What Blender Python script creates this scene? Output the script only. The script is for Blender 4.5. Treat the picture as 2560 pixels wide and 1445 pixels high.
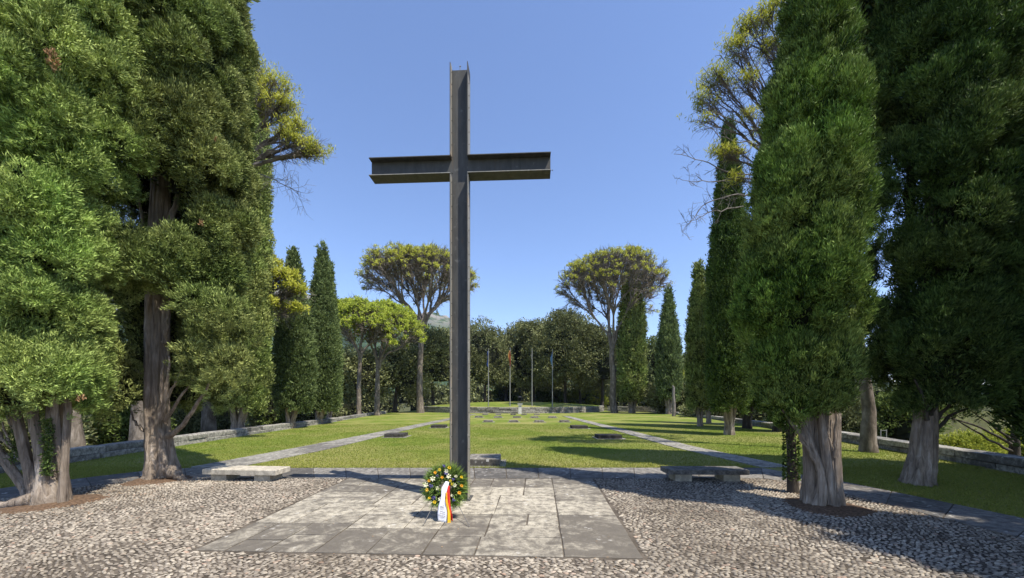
import bpy, math, random
import numpy as np
from mathutils import Vector, Matrix

# ------------------------------------------------------------ camera, world, sun, exposure
sc = bpy.context.scene
for _o in list(bpy.data.objects): bpy.data.objects.remove(_o)
cam_d = bpy.data.cameras.new("camera"); cam = bpy.data.objects.new("camera", cam_d)
sc.collection.objects.link(cam); sc.camera = cam
EYE = 1.7
cam.location = (0, 0, EYE); cam.rotation_euler = (math.radians(90), 0, 0)
cam_d.sensor_width = 36; cam_d.lens = 13.5
cam_d.shift_y = 0.1084
cam_d.clip_start = 0.05; cam_d.clip_end = 9000
SUN_EL, SUN_AZ = math.radians(60.8), math.radians(127.7)      # azimuth clockwise from +Y (the view direction)
w = bpy.data.worlds.new("World"); sc.world = w; w.use_nodes = True
wn, wl = w.node_tree.nodes, w.node_tree.links
bg = wn["Background"]
sky = wn.new("ShaderNodeTexSky"); sky.sky_type = 'NISHITA'; sky.sun_disc = False
sky.sun_elevation = SUN_EL; sky.sun_rotation = SUN_AZ
sky.air_density = 1.0; sky.dust_density = 0.3; sky.ozone_density = 4.0; sky.altitude = 300
tint = wn.new("ShaderNodeMix"); tint.data_type = 'RGBA'; tint.blend_type = 'MULTIPLY'; tint.inputs[0].default_value = 1.0
tint.inputs[7].default_value = (1.10, 1.05, 1.12, 1)
wl.new(sky.outputs[0], tint.inputs[6]); wl.new(tint.outputs[2], bg.inputs[0]); bg.inputs[1].default_value = 0.15
sun_d = bpy.data.lights.new("sun", 'SUN'); sun = bpy.data.objects.new("sun", sun_d)
sc.collection.objects.link(sun)
sun_d.energy = 5.0; sun_d.angle = math.radians(0.5); sun_d.color = (1.0, 0.94, 0.83)
SDIR = Vector((math.sin(SUN_AZ)*math.cos(SUN_EL), math.cos(SUN_AZ)*math.cos(SUN_EL), math.sin(SUN_EL)))
sun.rotation_euler = SDIR.to_track_quat('Z', 'Y').to_euler()
sc.view_settings.view_transform = 'Standard'; sc.view_settings.look = 'None'
sc.view_settings.exposure = 0.55; sc.view_settings.gamma = 1.0
sc.cycles.max_bounces = 6; sc.cycles.diffuse_bounces = 3; sc.cycles.transparent_max_bounces = 6
sc.cycles.volume_bounces = 0

F = 960.0; HY = 1000.0
def at(px, py, Y):            # photo pixel + distance -> point
    return ((px-1280)/F*Y, Y, EYE+(HY-py)/F*Y)
def gd(px, py, z=0.0):        # photo pixel on the ground
    Y = (EYE-z)*F/(py-HY); return ((px-1280)/F*Y, Y, z)

# ------------------------------------------------------------ materials
def newmat(name):
    m = bpy.data.materials.new(name); m.use_nodes = True
    nt = m.node_tree; b = nt.nodes["Principled BSDF"]
    return m, nt, b
def N(nt, t, **kw):
    n = nt.nodes.new(t)
    for k, v in kw.items():
        if k in n.inputs: n.inputs[k].default_value = v
        else: setattr(n, k, v)
    return n
def ramp(nt, fac, stops):
    r = nt.nodes.new("ShaderNodeValToRGB"); el = r.color_ramp.elements
    while len(el) > 1: el.remove(el[-1])
    el[0].position = stops[0][0]; el[0].color = (*stops[0][1], 1)
    for p, c in stops[1:]:
        e = el.new(p); e.color = (*c, 1)
    nt.links.new(fac, r.inputs[0]); return r.outputs[0]
def coords(nt, scale=(1, 1, 1), obj=True, rot=(0, 0, 0)):
    if obj:
        t = N(nt, "ShaderNodeTexCoord").outputs["Object"]
    else:
        t = N(nt, "ShaderNodeNewGeometry").outputs["Position"]
    mp = nt.nodes.new("ShaderNodeMapping"); mp.inputs["Scale"].default_value = scale; mp.inputs["Rotation"].default_value = rot
    nt.links.new(t, mp.inputs[0]); return mp.outputs[0]
def noise(nt, vec, scale, detail=4, rough=0.55, dist=0.0):
    n = nt.nodes.new("ShaderNodeTexNoise")
    n.inputs["Scale"].default_value = scale; n.inputs["Detail"].default_value = detail
    n.inputs["Roughness"].default_value = rough; n.inputs["Distortion"].default_value = dist
    if vec is not None: nt.links.new(vec, n.inputs["Vector"])
    return n.outputs["Fac"]
def mixc(nt, fac, a, b, mode='MIX'):
    m = nt.nodes.new("ShaderNodeMix"); m.data_type = 'RGBA'; m.blend_type = mode
    for sock, v in ((0, fac), (6, a), (7, b)):
        if isinstance(v, (int, float)): m.inputs[sock].default_value = v
        elif isinstance(v, tuple): m.inputs[sock].default_value = (*v, 1)
        else: nt.links.new(v, m.inputs[sock])
    return m.outputs[2]
def bump(nt, b, h, strength, dist=0.01):
    n = nt.nodes.new("ShaderNodeBump"); n.inputs["Strength"].default_value = strength; n.inputs["Distance"].default_value = dist
    nt.links.new(h, n.inputs["Height"]); nt.links.new(n.outputs[0], b.inputs["Normal"])
def attr(nt, name="tint"):
    a = nt.nodes.new("ShaderNodeAttribute"); a.attribute_name = name; return a.outputs["Fac"]

def foliage(name, lo, hi, alt=None, trans=0.25, nscale=0.6, rough=0.6):
    """leaf material: leaf colours vary from spray to spray (tint) and from one part of the crown to the next"""
    m, nt, b = newmat(name)
    t = attr(nt)
    c = ramp(nt, t, [(0.0, lo), (1.0, hi)])
    if alt:
        nz = noise(nt, coords(nt), nscale, 3)
        f = ramp(nt, nz, [(0.42, (0, 0, 0)), (0.62, (1, 1, 1))])
        c = mixc(nt, f, c, alt, 'MULTIPLY')
    nt.links.new(c, b.inputs["Base Color"]); b.inputs["Roughness"].default_value = rough
    b.inputs["Specular IOR Level"].default_value = 0.12
    tr = nt.nodes.new("ShaderNodeBsdfTranslucent"); nt.links.new(c, tr.inputs[0])
    mx = nt.nodes.new("ShaderNodeMixShader"); mx.inputs[0].default_value = trans
    nt.links.new(b.outputs[0], mx.inputs[1]); nt.links.new(tr.outputs[0], mx.inputs[2])
    nt.links.new(mx.outputs[0], nt.nodes["Material Output"].inputs[0])
    return m
M = {}
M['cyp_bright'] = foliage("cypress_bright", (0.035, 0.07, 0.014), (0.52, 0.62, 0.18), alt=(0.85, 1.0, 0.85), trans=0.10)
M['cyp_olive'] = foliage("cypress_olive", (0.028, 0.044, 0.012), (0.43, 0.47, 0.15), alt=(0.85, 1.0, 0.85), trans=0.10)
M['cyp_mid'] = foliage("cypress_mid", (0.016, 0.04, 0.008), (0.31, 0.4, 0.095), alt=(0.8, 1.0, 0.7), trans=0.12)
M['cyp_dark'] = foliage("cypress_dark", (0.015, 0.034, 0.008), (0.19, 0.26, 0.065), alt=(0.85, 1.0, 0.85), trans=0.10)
M['cyp_far'] = foliage("cypress_far", (0.035, 0.055, 0.018), (0.26, 0.33, 0.12))
M['pine'] = foliage("pine_needles", (0.26, 0.28, 0.03), (0.58, 0.58, 0.09), trans=0.35)
M['pine_green'] = foliage("pine_needles_green", (0.2, 0.26, 0.03), (0.5, 0.56, 0.08), trans=0.35)
M['oak'] = foliage("oak_leaves", (0.07225, 0.08075, 0.02975), (0.2805, 0.2975, 0.1275), trans=0.12, rough=0.45)
M['oak_light'] = foliage("oak_leaves_light", (0.102, 0.136, 0.04675), (0.2805, 0.323, 0.136), trans=0.15, rough=0.5)
M['bush'] = foliage("bush_leaves", (0.0595, 0.0935, 0.02125), (0.204, 0.255, 0.068), trans=0.25)
M['bush_yellow'] = foliage("bush_yellow_leaves", (0.16, 0.20, 0.025), (0.42, 0.44, 0.07), trans=0.35)
M['grass_blade'] = foliage("grass_blades", (0.1014, 0.1677, 0.0156), (0.3432, 0.3432, 0.078), trans=0.25)

def simple(name, col, rough=0.7, metal=0.0, var=0.0, vscale=8.0, spec=0.4, bumps=0.0, bscale=30.0):
    m, nt, b = newmat(name)
    if var:
        v = coords(nt); n = noise(nt, v, vscale, 5)
        lo = tuple(max(0, c*(1-var)) for c in col); hi = tuple(min(1, c*(1+var)) for c in col)
        nt.links.new(ramp(nt, n, [(0.3, lo), (0.7, hi)]), b.inputs["Base Color"])
        if bumps: bump(nt, b, noise(nt, v, bscale, 5), bumps, 0.01)
    else: b.inputs["Base Color"].default_value = (*col, 1)
    b.inputs["Roughness"].default_value = rough; b.inputs["Metallic"].default_value = metal
    b.inputs["Specular IOR Level"].default_value = spec
    return m
M['inner'] = simple("dark_core", (0.022, 0.024, 0.012), 0.9, var=0.5, vscale=6, spec=0.1)  # solid core that blocks light; near-black colour paints the shade inside crowns
M['dead_leaf'] = simple("dead_leaf", (0.36, 0.22, 0.11), 0.8, var=0.3, vscale=9, spec=0.1)
M['twig'] = simple("pine_twigs", (0.17, 0.145, 0.125), 0.85, var=0.4, vscale=3, spec=0.1)
M['dead_twig'] = simple("dead_twigs", (0.20, 0.18, 0.16), 0.85, var=0.3, vscale=3, spec=0.1)

def bark(name, c0, c1, c2, sc_=(14, 14, 2.2), strength=0.8):
    m, nt, b = newmat(name)
    v = coords(nt, sc_)
    n1 = noise(nt, v, 1.0, 8, 0.65, 0.6); n2 = noise(nt, coords(nt), 2.2, 3)
    c = ramp(nt, n1, [(0.30, c0), (0.50, c1), (0.70, c2)])
    c = mixc(nt, ramp(nt, n2, [(0.4, (0, 0, 0)), (0.65, (0.7, 0.7, 0.7))]), c, tuple(x*0.55 for x in c1))
    nt.links.new(c, b.inputs["Base Color"]); b.inputs["Roughness"].default_value = 0.9
    b.inputs["Specular IOR Level"].default_value = 0.15
    bump(nt, b, n1, strength, 0.06); return m
M['bark_cyp'] = bark("bark_cypress", (0.06, 0.045, 0.035), (0.33, 0.265, 0.205), (0.56, 0.48, 0.40), (16, 16, 1.6), 1.0)
M['bark_pine'] = bark("bark_pine", (0.045, 0.036, 0.028), (0.20, 0.165, 0.130), (0.36, 0.31, 0.26), (5, 5, 1.8), 1.0)
M['bark_dark'] = bark("bark_dark", (0.03, 0.025, 0.02), (0.09, 0.075, 0.06), (0.16, 0.14, 0.12), (6, 6, 1.6), 0.8)

def m_lawn():
    m, nt, b = newmat("lawn")
    v = coords(nt, obj=False)
    n1 = noise(nt, v, 0.28, 4); n2 = noise(nt, v, 1.7, 5, 0.6); n3 = noise(nt, v, 35, 3, 0.7)
    c = ramp(nt, n2, [(0.25, (0.085, 0.140, 0.016)), (0.5, (0.150, 0.196, 0.030)), (0.75, (0.25, 0.262, 0.06))])
    c = mixc(nt, ramp(nt, n1, [(0.44, (0, 0, 0)), (0.60, (0.9, 0.9, 0.9))]), c, (0.285, 0.265, 0.09))
    # the strip along the paving is drier
    sx = nt.nodes.new("ShaderNodeSeparateXYZ"); nt.links.new(v, sx.inputs[0])
    mr = nt.nodes.new("ShaderNodeMapRange"); mr.inputs[1].default_value = 9.2; mr.inputs[2].default_value = 12.6
    mr.inputs[3].default_value = 1.0; mr.inputs[4].default_value = 0.0; nt.links.new(sx.outputs[1], mr.inputs[0])
    mu = nt.nodes.new("ShaderNodeMath"); mu.operation = 'MULTIPLY'; nt.links.new(mr.outputs[0], mu.inputs[0])
    nt.links.new(ramp(nt, noise(nt, v, 1.1, 4), [(0.3, (0.25, 0.25, 0.25)), (0.65, (1, 1, 1))]), mu.inputs[1])
    c = mixc(nt, mu.outputs[0], c, (0.37, 0.32, 0.13))
    c = mixc(nt, ramp(nt, n3, [(0.3, (0.45, 0.45, 0.45)), (0.6, (0, 0, 0))]), c, (0.09, 0.13, 0.02))
    nt.links.new(c, b.inputs["Base Color"]); b.inputs["Roughness"].default_value = 0.9
    b.inputs["Specular IOR Level"].default_value = 0.1
    bump(nt, b, noise(nt, v, 60, 4, 0.7), 0.9, 0.03); return m
M['lawn'] = m_lawn()

def m_ground():
    m, nt, b = newmat("ground")
    v = coords(nt, obj=False)
    n = noise(nt, v, 0.6, 6, 0.6)
    c = ramp(nt, n, [(0.3, (0.035, 0.035, 0.018)), (0.55, (0.085, 0.09, 0.035)), (0.75, (0.14, 0.13, 0.06))])
    nt.links.new(c, b.inputs["Base Color"]); b.inputs["Roughness"].default_value = 0.95
    b.inputs["Specular IOR Level"].default_value = 0.1
    bump(nt, b, noise(nt, v, 9, 5), 0.6, 0.1); return m
M['ground'] = m_ground()

def m_slab(name, light, dark, spots=0.0, bright=1.0):
    m, nt, b = newmat(name)
    v = coords(nt, obj=False)
    t = attr(nt)
    n1 = noise(nt, v, 2.3, 9, 0.68, 1.2); n2 = noise(nt, v, 9, 6, 0.7); n3 = noise(nt, v, 45, 3, 0.6)
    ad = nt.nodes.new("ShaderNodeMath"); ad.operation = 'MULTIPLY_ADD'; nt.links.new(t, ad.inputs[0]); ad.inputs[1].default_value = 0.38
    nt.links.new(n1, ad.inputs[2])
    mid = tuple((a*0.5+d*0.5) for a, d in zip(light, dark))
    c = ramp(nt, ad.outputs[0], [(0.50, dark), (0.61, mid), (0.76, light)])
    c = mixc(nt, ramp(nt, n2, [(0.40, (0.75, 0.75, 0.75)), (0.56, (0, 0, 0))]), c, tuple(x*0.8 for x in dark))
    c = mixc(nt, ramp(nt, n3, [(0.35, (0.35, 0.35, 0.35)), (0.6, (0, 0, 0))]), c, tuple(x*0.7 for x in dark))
    if spots:
        vo = nt.nodes.new("ShaderNodeTexVoronoi"); vo.inputs["Scale"].default_value = 7.0
        nt.links.new(v, vo.inputs["Vector"])
        s1 = ramp(nt, vo.outputs["Distance"], [(0.16, (1, 1, 1)), (0.30, (0, 0, 0))])
        s2 = ramp(nt, noise(nt, v, 2.2, 4), [(0.50, (0, 0, 0)), (0.62, (spots, spots, spots))])
        s3 = ramp(nt, noise(nt, v, 26, 4, 0.7), [(0.42, (0, 0, 0)), (0.55, (1, 1, 1))])
        f = mixc(nt, 1.0, s1, s2, 'MULTIPLY'); f = mixc(nt, 1.0, f, s3, 'MULTIPLY')
        c = mixc(nt, f, c, (0.62, 0.59, 0.53))
    nt.links.new(c, b.inputs["Base Color"]); b.inputs["Roughness"].default_value = 0.85
    b.inputs["Specular IOR Level"].default_value = 0.25
    bump(nt, b, noise(nt, v, 22, 7, 0.65), 0.5, 0.012); return m
M['slab'] = m_slab("paving_slab", (0.50, 0.45, 0.355), (0.150, 0.132, 0.108), 0.8)
M['band'] = m_slab("band_slab", (0.27, 0.25, 0.22), (0.095, 0.088, 0.080), 1.0)
M['path'] = m_slab("path_slab", (0.36, 0.34, 0.29), (0.14, 0.13, 0.115), 0.6)
M['bench'] = m_slab("bench_stone", (0.5904, 0.5314, 0.4231), (0.3542, 0.3149, 0.2558), 0)
M['bench_dark'] = m_slab("bench_stone_dark", (0.22, 0.205, 0.18), (0.055, 0.052, 0.048), 0)  # darker stone for the right-hand bench seat
M['bench_leg'] = m_slab("bench_leg_stone", (0.5412, 0.4723, 0.3542), (0.3346, 0.2952, 0.2263), 0)
M['wall'] = m_slab("wall_stone", (0.41, 0.3854, 0.328), (0.1066, 0.0984, 0.0861), 0.6)
M['grave'] = m_slab("grave_stone", (0.2788, 0.2542, 0.2132), (0.0697, 0.0615, 0.0533), 0.9)
M['grave_dark'] = m_slab("grave_stone_dark", (0.075, 0.068, 0.06), (0.03, 0.027, 0.024), 0.0)
M['white_stone'] = m_slab("white_stone", (0.72, 0.70, 0.64), (0.45, 0.43, 0.39), 0.0)
M['grave_face'] = m_slab("grave_front_shade", (0.14, 0.125, 0.105), (0.05, 0.045, 0.04), 0.5)
M['mortar'] = simple("mortar", (0.105, 0.088, 0.07), 0.95, var=0.55, vscale=3.0, spec=0.1, bumps=0.8, bscale=60)
M['needles'] = simple("needle_litter", (0.13, 0.085, 0.055), 0.95, var=0.5, vscale=30, spec=0.1, bumps=1.0, bscale=90)

def m_cobble():
    m, nt, b = newmat("cobble")
    v = coords(nt, obj=False); t = attr(nt)
    c = ramp(nt, t, [(0.0, (0.11, 0.0893, 0.0686)), (0.25, (0.231, 0.194, 0.152)), (0.55, (0.352, 0.304, 0.24)), (0.88, (0.528, 0.462, 0.363)), (0.95, (0.418, 0.284, 0.206)), (1.0, (0.682, 0.609, 0.49))])
    n1 = noise(nt, v, 0.55, 6, 0.65)
    c = mixc(nt, ramp(nt, n1, [(0.42, (0, 0, 0)), (0.62, (0.8, 0.8, 0.8))]), c, (0.40, 0.375, 0.34), 'MULTIPLY')
    c = mixc(nt, ramp(nt, noise(nt, v, 60, 3), [(0.4, (0.4, 0.4, 0.4)), (0.6, (0, 0, 0))]), c, (0.14, 0.12, 0.10))
    nt.links.new(c, b.inputs["Base Color"]); b.inputs["Roughness"].default_value = 0.75; b.inputs["Specular IOR Level"].default_value = 0.3
    return m
M['cobble'] = m_cobble()

def m_steel(name, lo, hi, metal=0.35, rough=0.5):
    m, nt, b = newmat(name)
    v = coords(nt, (1.5, 1.5, 0.35)); n = noise(nt, v, 6, 7, 0.6, 0.4); n2 = noise(nt, coords(nt), 9, 4)
    c = ramp(nt, n, [(0.3, lo), (0.7, hi)])
    c = mixc(nt, ramp(nt, n2, [(0.62, (0, 0, 0)), (0.74, (0.5, 0.5, 0.5))]), c, tuple(min(1, x*2.1) for x in hi))
    c = mixc(nt, ramp(nt, noise(nt, coords(nt, (2.5, 2.5, 0.5)), 4, 8, 0.7, 0.8), [(0.55, (0, 0, 0)), (0.68, (0.55, 0.55, 0.55))]), c, tuple(h_*k_ for h_, k_ in zip(hi, (1.35, 1.0, 0.72))))
    nt.links.new(c, b.inputs["Base Color"]); b.inputs["Roughness"].default_value = rough; b.inputs["Metallic"].default_value = metal
    b.inputs["Specular IOR Level"].default_value = 0.35
    bump(nt, b, noise(nt, coords(nt), 30, 4), 0.12, 0.01); return m
M['steel'] = m_steel("dark_steel", (0.045, 0.044, 0.041), (0.088, 0.086, 0.079), 0.0, 0.65)
M['steel_strip'] = m_steel("pale_steel_strip", (0.20, 0.19, 0.165), (0.34, 0.325, 0.28), 0.0, 0.55)  # paler steel; on the arm edges it stands in for sunlight
M['rivet'] = simple("rivet", (0.035, 0.033, 0.03), 0.6)
M['pole'] = simple("pole_metal", (0.24, 0.24, 0.22), 0.6, 0.1)
M['black_metal'] = simple("black_metal", (0.03, 0.03, 0.03), 0.5, 0.5)
M['wire'] = simple("wire_metal", (0.22, 0.21, 0.20), 0.45, 0.5)
M['white_cloth'] = simple("white_ribbon_cloth", (0.78, 0.78, 0.82), 0.55)
M['ink'] = simple("ribbon_ink", (0.03, 0.03, 0.05), 0.6)
M['red_cloth'] = simple("red_ribbon_cloth", (0.60, 0.035, 0.02), 0.45)
M['gold_cloth'] = simple("gold_ribbon_cloth", (0.80, 0.46, 0.02), 0.4)
M['black_cloth'] = simple("black_ribbon_cloth", (0.02, 0.02, 0.022), 0.45)
M['flag_blue'] = simple("flag_blue", (0.03, 0.06, 0.20), 0.7)
M['flag_red'] = simple("flag_red", (0.38, 0.05, 0.03), 0.7)
M['flag_gold'] = simple("flag_gold", (0.50, 0.24, 0.07), 0.7)
M['flag_pale'] = simple("flag_pale_blue", (0.13, 0.24, 0.38), 0.7)
M['flag_grey'] = simple("flag_grey", (0.25, 0.24, 0.22), 0.7)
M['glass'] = simple("lantern_glass", (0.08, 0.08, 0.07), 0.15, spec=0.6)
M['yellow'] = simple("yellow_petals", (0.85, 0.62, 0.03), 0.6); M['orange'] = simple("orange_petals", (0.85, 0.47, 0.04), 0.6)
M['cream'] = simple("cream_petals", (0.74, 0.72, 0.46), 0.6); M['violet'] = simple("violet_petals", (0.17, 0.15, 0.38), 0.6)
M['leafw'] = foliage("wreath_leaves", (0.05, 0.11, 0.02), (0.30, 0.40, 0.09), trans=0.25)

def m_hill():
    m, nt, b = newmat("hill_forest")
    v = coords(nt, obj=False)
    c = ramp(nt, noise(nt, v, 0.035, 8, 0.7), [(0.35, (0.025, 0.045, 0.018)), (0.6, (0.075, 0.115, 0.04))])
    sx = nt.nodes.new("ShaderNodeSeparateXYZ"); nt.links.new(v, sx.inputs[0])
    mr = nt.nodes.new("ShaderNodeMapRange"); mr.inputs[1].default_value = 235; mr.inputs[2].default_value = 330; nt.links.new(sx.outputs[2], mr.inputs[0])
    ad = nt.nodes.new("ShaderNodeMath"); ad.operation = 'MULTIPLY'; nt.links.new(mr.outputs[0], ad.inputs[0])
    nt.links.new(ramp(nt, noise(nt, v, 0.02, 6), [(0.42, (0, 0, 0)), (0.55, (1, 1, 1))]), ad.inputs[1])
    c = mixc(nt, ad.outputs[0], c, (0.30, 0.27, 0.23))
    nt.links.new(c, b.inputs["Base Color"]); b.inputs["Roughness"].default_value = 1.0; b.inputs["Specular IOR Level"].default_value = 0
    bump(nt, b, noise(nt, v, 0.08, 8, 0.7), 1.0, 12); return m
M['hill'] = m_hill()

# ------------------------------------------------------------ mesh helpers
COL = sc.collection
class MB:
    def __init__(s): s.v = []; s.n = 0; s.f = []; s.l = []; s.t = []; s.m = []
    def add(s, V, Fc, tint=0.5, mat=0):
        """V (n,3); Fc (k,c) int array, every face with c corners; tint scalar or (k,)"""
        V = np.asarray(V, dtype=np.float32).reshape(-1, 3); Fc = np.asarray(Fc, dtype=np.int64)
        k, c = Fc.shape
        s.f.append((Fc+s.n).ravel()); s.l.append(np.full(k, c, dtype=np.int32))
        s.t.append(np.broadcast_to(np.asarray(tint, dtype=np.float32), (k,)).copy())
        s.m.append(np.full(k, mat, dtype=np.int32)); s.v.append(V); s.n += len(V)
        return s
    def box(s, c, h, rz=0.0, tint=0.5, mat=0, jit=0.0, rng=None, R=None, bev=0.0):
        hx, hy, hz = h
        if bev > 0:
            V = []
            for z, q in ((-hz, 0), (hz-bev, 0), (hz, bev)):
                for x, y in ((-1, -1), (1, -1), (1, 1), (-1, 1)): V.append((x*(hx-q), y*(hy-q), z))
            V = np.array(V, dtype=float)
            Fq = [[0, 3, 2, 1], [8, 9, 10, 11]]
            for k in (0, 4):
                for i in range(4): j = (i+1) % 4; Fq.append([k+i, k+j, k+4+j, k+4+i])
        else:
            V = np.array([(x*hx, y*hy, z*hz) for z in (-1, 1) for x, y in ((-1, -1), (1, -1), (1, 1), (-1, 1))], dtype=float)
            Fq = [[0, 3, 2, 1], [4, 5, 6, 7]]+[[i, (i+1) % 4, 4+(i+1) % 4, 4+i] for i in range(4)]
        if jit: V = V+rng.uniform(-jit, jit, V.shape)
        if R is not None: V = V@np.array(R).T
        elif rz:
            ca, sa = math.cos(rz), math.sin(rz); V = np.c_[V[:, 0]*ca-V[:, 1]*sa, V[:, 0]*sa+V[:, 1]*ca, V[:, 2]]
        return s.add(V+np.array(c), Fq, tint, mat)
    def tube(s, pts, rad, n=8, tint=0.5, mat=0, cap=True, ridge=None):
        pts = np.asarray(pts, dtype=float); k = len(pts); rad = np.broadcast_to(np.asarray(rad, dtype=float), (k,))
        T = np.gradient(pts, axis=0); T /= np.linalg.norm(T, axis=1)[:, None]+1e-9
        ref = np.array([0, 1, 0.0]) if abs(T[0][1]) < 0.9 else np.array([1.0, 0, 0])
        A = np.cross(T, ref); A /= np.linalg.norm(A, axis=1)[:, None]+1e-9; B = np.cross(T, A)
        th = np.arange(n)/n*2*np.pi
        rr = rad[:, None]*np.ones((k, n))
        if ridge is not None: rr = rr*ridge(th, k)
        V = pts[:, None, :]+rr[..., None]*(np.cos(th)[None, :, None]*A[:, None, :]+np.sin(th)[None, :, None]*B[:, None, :])
        i = np.arange(k-1)[:, None]*n; j = np.arange(n)[None, :]; j2 = (j+1) % n
        Fq = np.stack([i+j, i+n+j, i+n+j2, i+j2], -1).reshape(-1, 4)
        s.add(V.reshape(-1, 3), Fq, tint, mat)
        if cap:
            for e in (0, k-1):
                s.add(np.vstack([V[e], pts[e]]), [[a, (a+1) % n, n] if e else [(a+1) % n, a, n] for a in range(n)], tint, mat)
        return s
    def build(s, name, mat, parent=None, smooth=False):
        me = bpy.data.meshes.new(name)
        V = np.concatenate(s.v); Fv = np.concatenate(s.f); L = np.concatenate(s.l)
        me.vertices.add(len(V)); me.vertices.foreach_set("co", V.astype(np.float32).ravel())
        me.loops.add(len(Fv)); me.loops.foreach_set("vertex_index", Fv.astype(np.int32))
        me.polygons.add(len(L)); st = np.concatenate([[0], np.cumsum(L)[:-1]]).astype(np.int32)
        me.polygons.foreach_set("loop_start", st)
        mats = mat if isinstance(mat, (list, tuple)) else [mat]
        for mm in mats: me.materials.append(M[mm] if isinstance(mm, str) else mm)
        me.polygons.foreach_set("material_index", np.concatenate(s.m))
        me.polygons.foreach_set("use_smooth", np.full(len(L), bool(smooth)))
        a = me.attributes.new("tint", 'FLOAT', 'FACE'); a.data.foreach_set("value", np.concatenate(s.t))
        me.update(); me.validate()
        o = bpy.data.objects.new(name, me); COL.objects.link(o)
        if parent is not None: o.parent = parent
        return o
def tag(o, label=None, cat=None, group=None, kind=None):
    if label: o["label"] = label
    if cat: o["category"] = cat
    if group: o["group"] = group
    if kind: o["kind"] = kind
    return o
def thing(name, label, cat, loc=(0, 0, 0), group=None, rz=0.0):
    o = bpy.data.objects.new(name, None); COL.objects.link(o); o.location = loc; o.rotation_euler = (0, 0, rz)
    o.empty_display_size = 0.3
    return tag(o, label, cat, group)
def copy_tree(o, parent=None):
    c = o.copy(); COL.objects.link(c)
    if parent is not None: c.parent = parent
    for ch in list(o.children): copy_tree(ch, c)
    return c
def unit(a): return a/(np.linalg.norm(a, axis=-1, keepdims=True)+1e-9)

def blades(mb, P, D, L, W, rng, tint, mat=0, nrm=None):
    n = len(P); L = np.broadcast_to(L, (n,))[:, None]; W = np.broadcast_to(W, (n,))[:, None]
    S = unit(rng.normal(size=(n, 3)))
    if nrm is not None: S = nrm+S*0.6
    S = unit(np.cross(D, S))
    V = np.stack([P, P+D*L*0.5+S*W*0.5, P+D*L, P+D*L*0.5-S*W*0.5], 1).reshape(-1, 3)
    mb.add(V, np.arange(4*n).reshape(-1, 4), tint, mat)

def lobe_tufts(mb, C, Rl, Rz, out, step, per, L, W, rng, mat=0, up=0.7, rad=0.4, cover=0.55, flat=None, tbase=0.5, zlow=None):
    """C lobe centres, Rl/Rz their radii, out = outward direction per lobe: small sprays cover the outward part of every lobe"""
    for c, r, rz, o in zip(C, Rl, Rz, out):
        area = 4*math.pi*r*((r+rz)/2)
        k = max(6, int(area/(step*step)*0.7))
        d = unit(rng.normal(size=(k, 3)))
        keep = (d@o) > -0.25
        d = d[keep]; k = len(d)
        bumpy = 1+0.15*rng.normal(size=(k, 1))
        p = c+d*np.array([r, r, rz])*bumpy
        if zlow is not None:
            kz = p[:, 2] > zlow+0.06*rng.normal(size=len(p))+0.16*np.sin(p[:, 0]*5+1)+0.14*np.sin(p[:, 1]*6+p[:, 0]*9); p = p[kz]; d = d[kz]; k = len(d)
            if k == 0: continue
        base = np.repeat(p, per, 0)+rng.normal(size=(k*per, 3))*step*0.38
        dn = np.repeat(d, per, 0)
        dirs = unit(dn*0.65+np.array([0, 0, up])+o*rad*0.6+rng.normal(size=(k*per, 3))*0.42)
        lt = np.clip(tbase+rng.normal()*0.14+np.repeat(rng.normal(size=k)*0.16, per)+rng.normal(size=k*per)*0.2, 0, 1)
        m = k*per
        blades(mb, base-dirs*np.array(L)*0.3, dirs, L*rng.uniform(0.7, 1.3, m), W*rng.uniform(0.7, 1.2, m), rng, lt, mat, nrm=dn+np.array([0.12, -0.1, 0.55]))

def lathe(mb, prof, n, rng, rough=0.08, mat=0, off=(0, 0), tint=0.3, hole=None):
    prof = np.array(prof, dtype=float); k = len(prof); th = np.arange(n)/n*2*np.pi
    r = prof[:, 1][:, None]*(1+rough*rng.normal(size=(k, n)))
    V = np.stack([off[0]+r*np.cos(th), off[1]+r*np.sin(th), np.broadcast_to(prof[:, 0][:, None], (k, n))], -1)
    i = np.arange(k-1)[:, None]*n; j = np.arange(n)[None, :]; j2 = (j+1) % n
    Fq = np.stack([i+j, i+j2, i+n+j2, i+n+j], -1).reshape(-1, 4)
    if hole is not None: Fq = Fq[[not hole(*V.reshape(-1, 3)[f].mean(0)) for f in Fq]]
    mb.add(V.reshape(-1, 3), Fq, tint, mat)

def trunk_mesh(pts, rads, seed, flutes=7, depth=0.12, n=36, tw=1.0):
    rng = np.random.default_rng(seed); ph = rng.uniform(0, 6.28, 4); mb = MB()
    P = np.array(pts, float); R = np.array(rads, float)
    # resample
    t = np.linspace(0, len(P)-1, (len(P)-1)*7+1)
    Q = np.stack([np.interp(t, np.arange(len(P)), P[:, a]) for a in range(3)], 1); RR = np.interp(t, np.arange(len(R)), R)
    def ridge(th, k):
        z = np.linspace(0, 1, k)[:, None]
        a = np.sin(flutes*th[None]+ph[0]+2*tw*z)*depth+np.sin((flutes*2+1)*th[None]+ph[1]-3*z*tw)*depth*0.55+np.sin(3*th[None]+ph[2]+z)*depth*0.6
        a = a*(1.0-0.35*z)
        return 1+a+0.02*rng.normal(size=(k, len(th)))
    mb.tube(Q, RR, n, ridge=ridge, cap=False); return mb

def bez(a, b, c, n):
    t = np.linspace(0, 1, n)[:, None]; a, b, c = map(np.asarray, (a, b, c))
    return (1-t)**2*a+2*t*(1-t)*b+t*t*c

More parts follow.
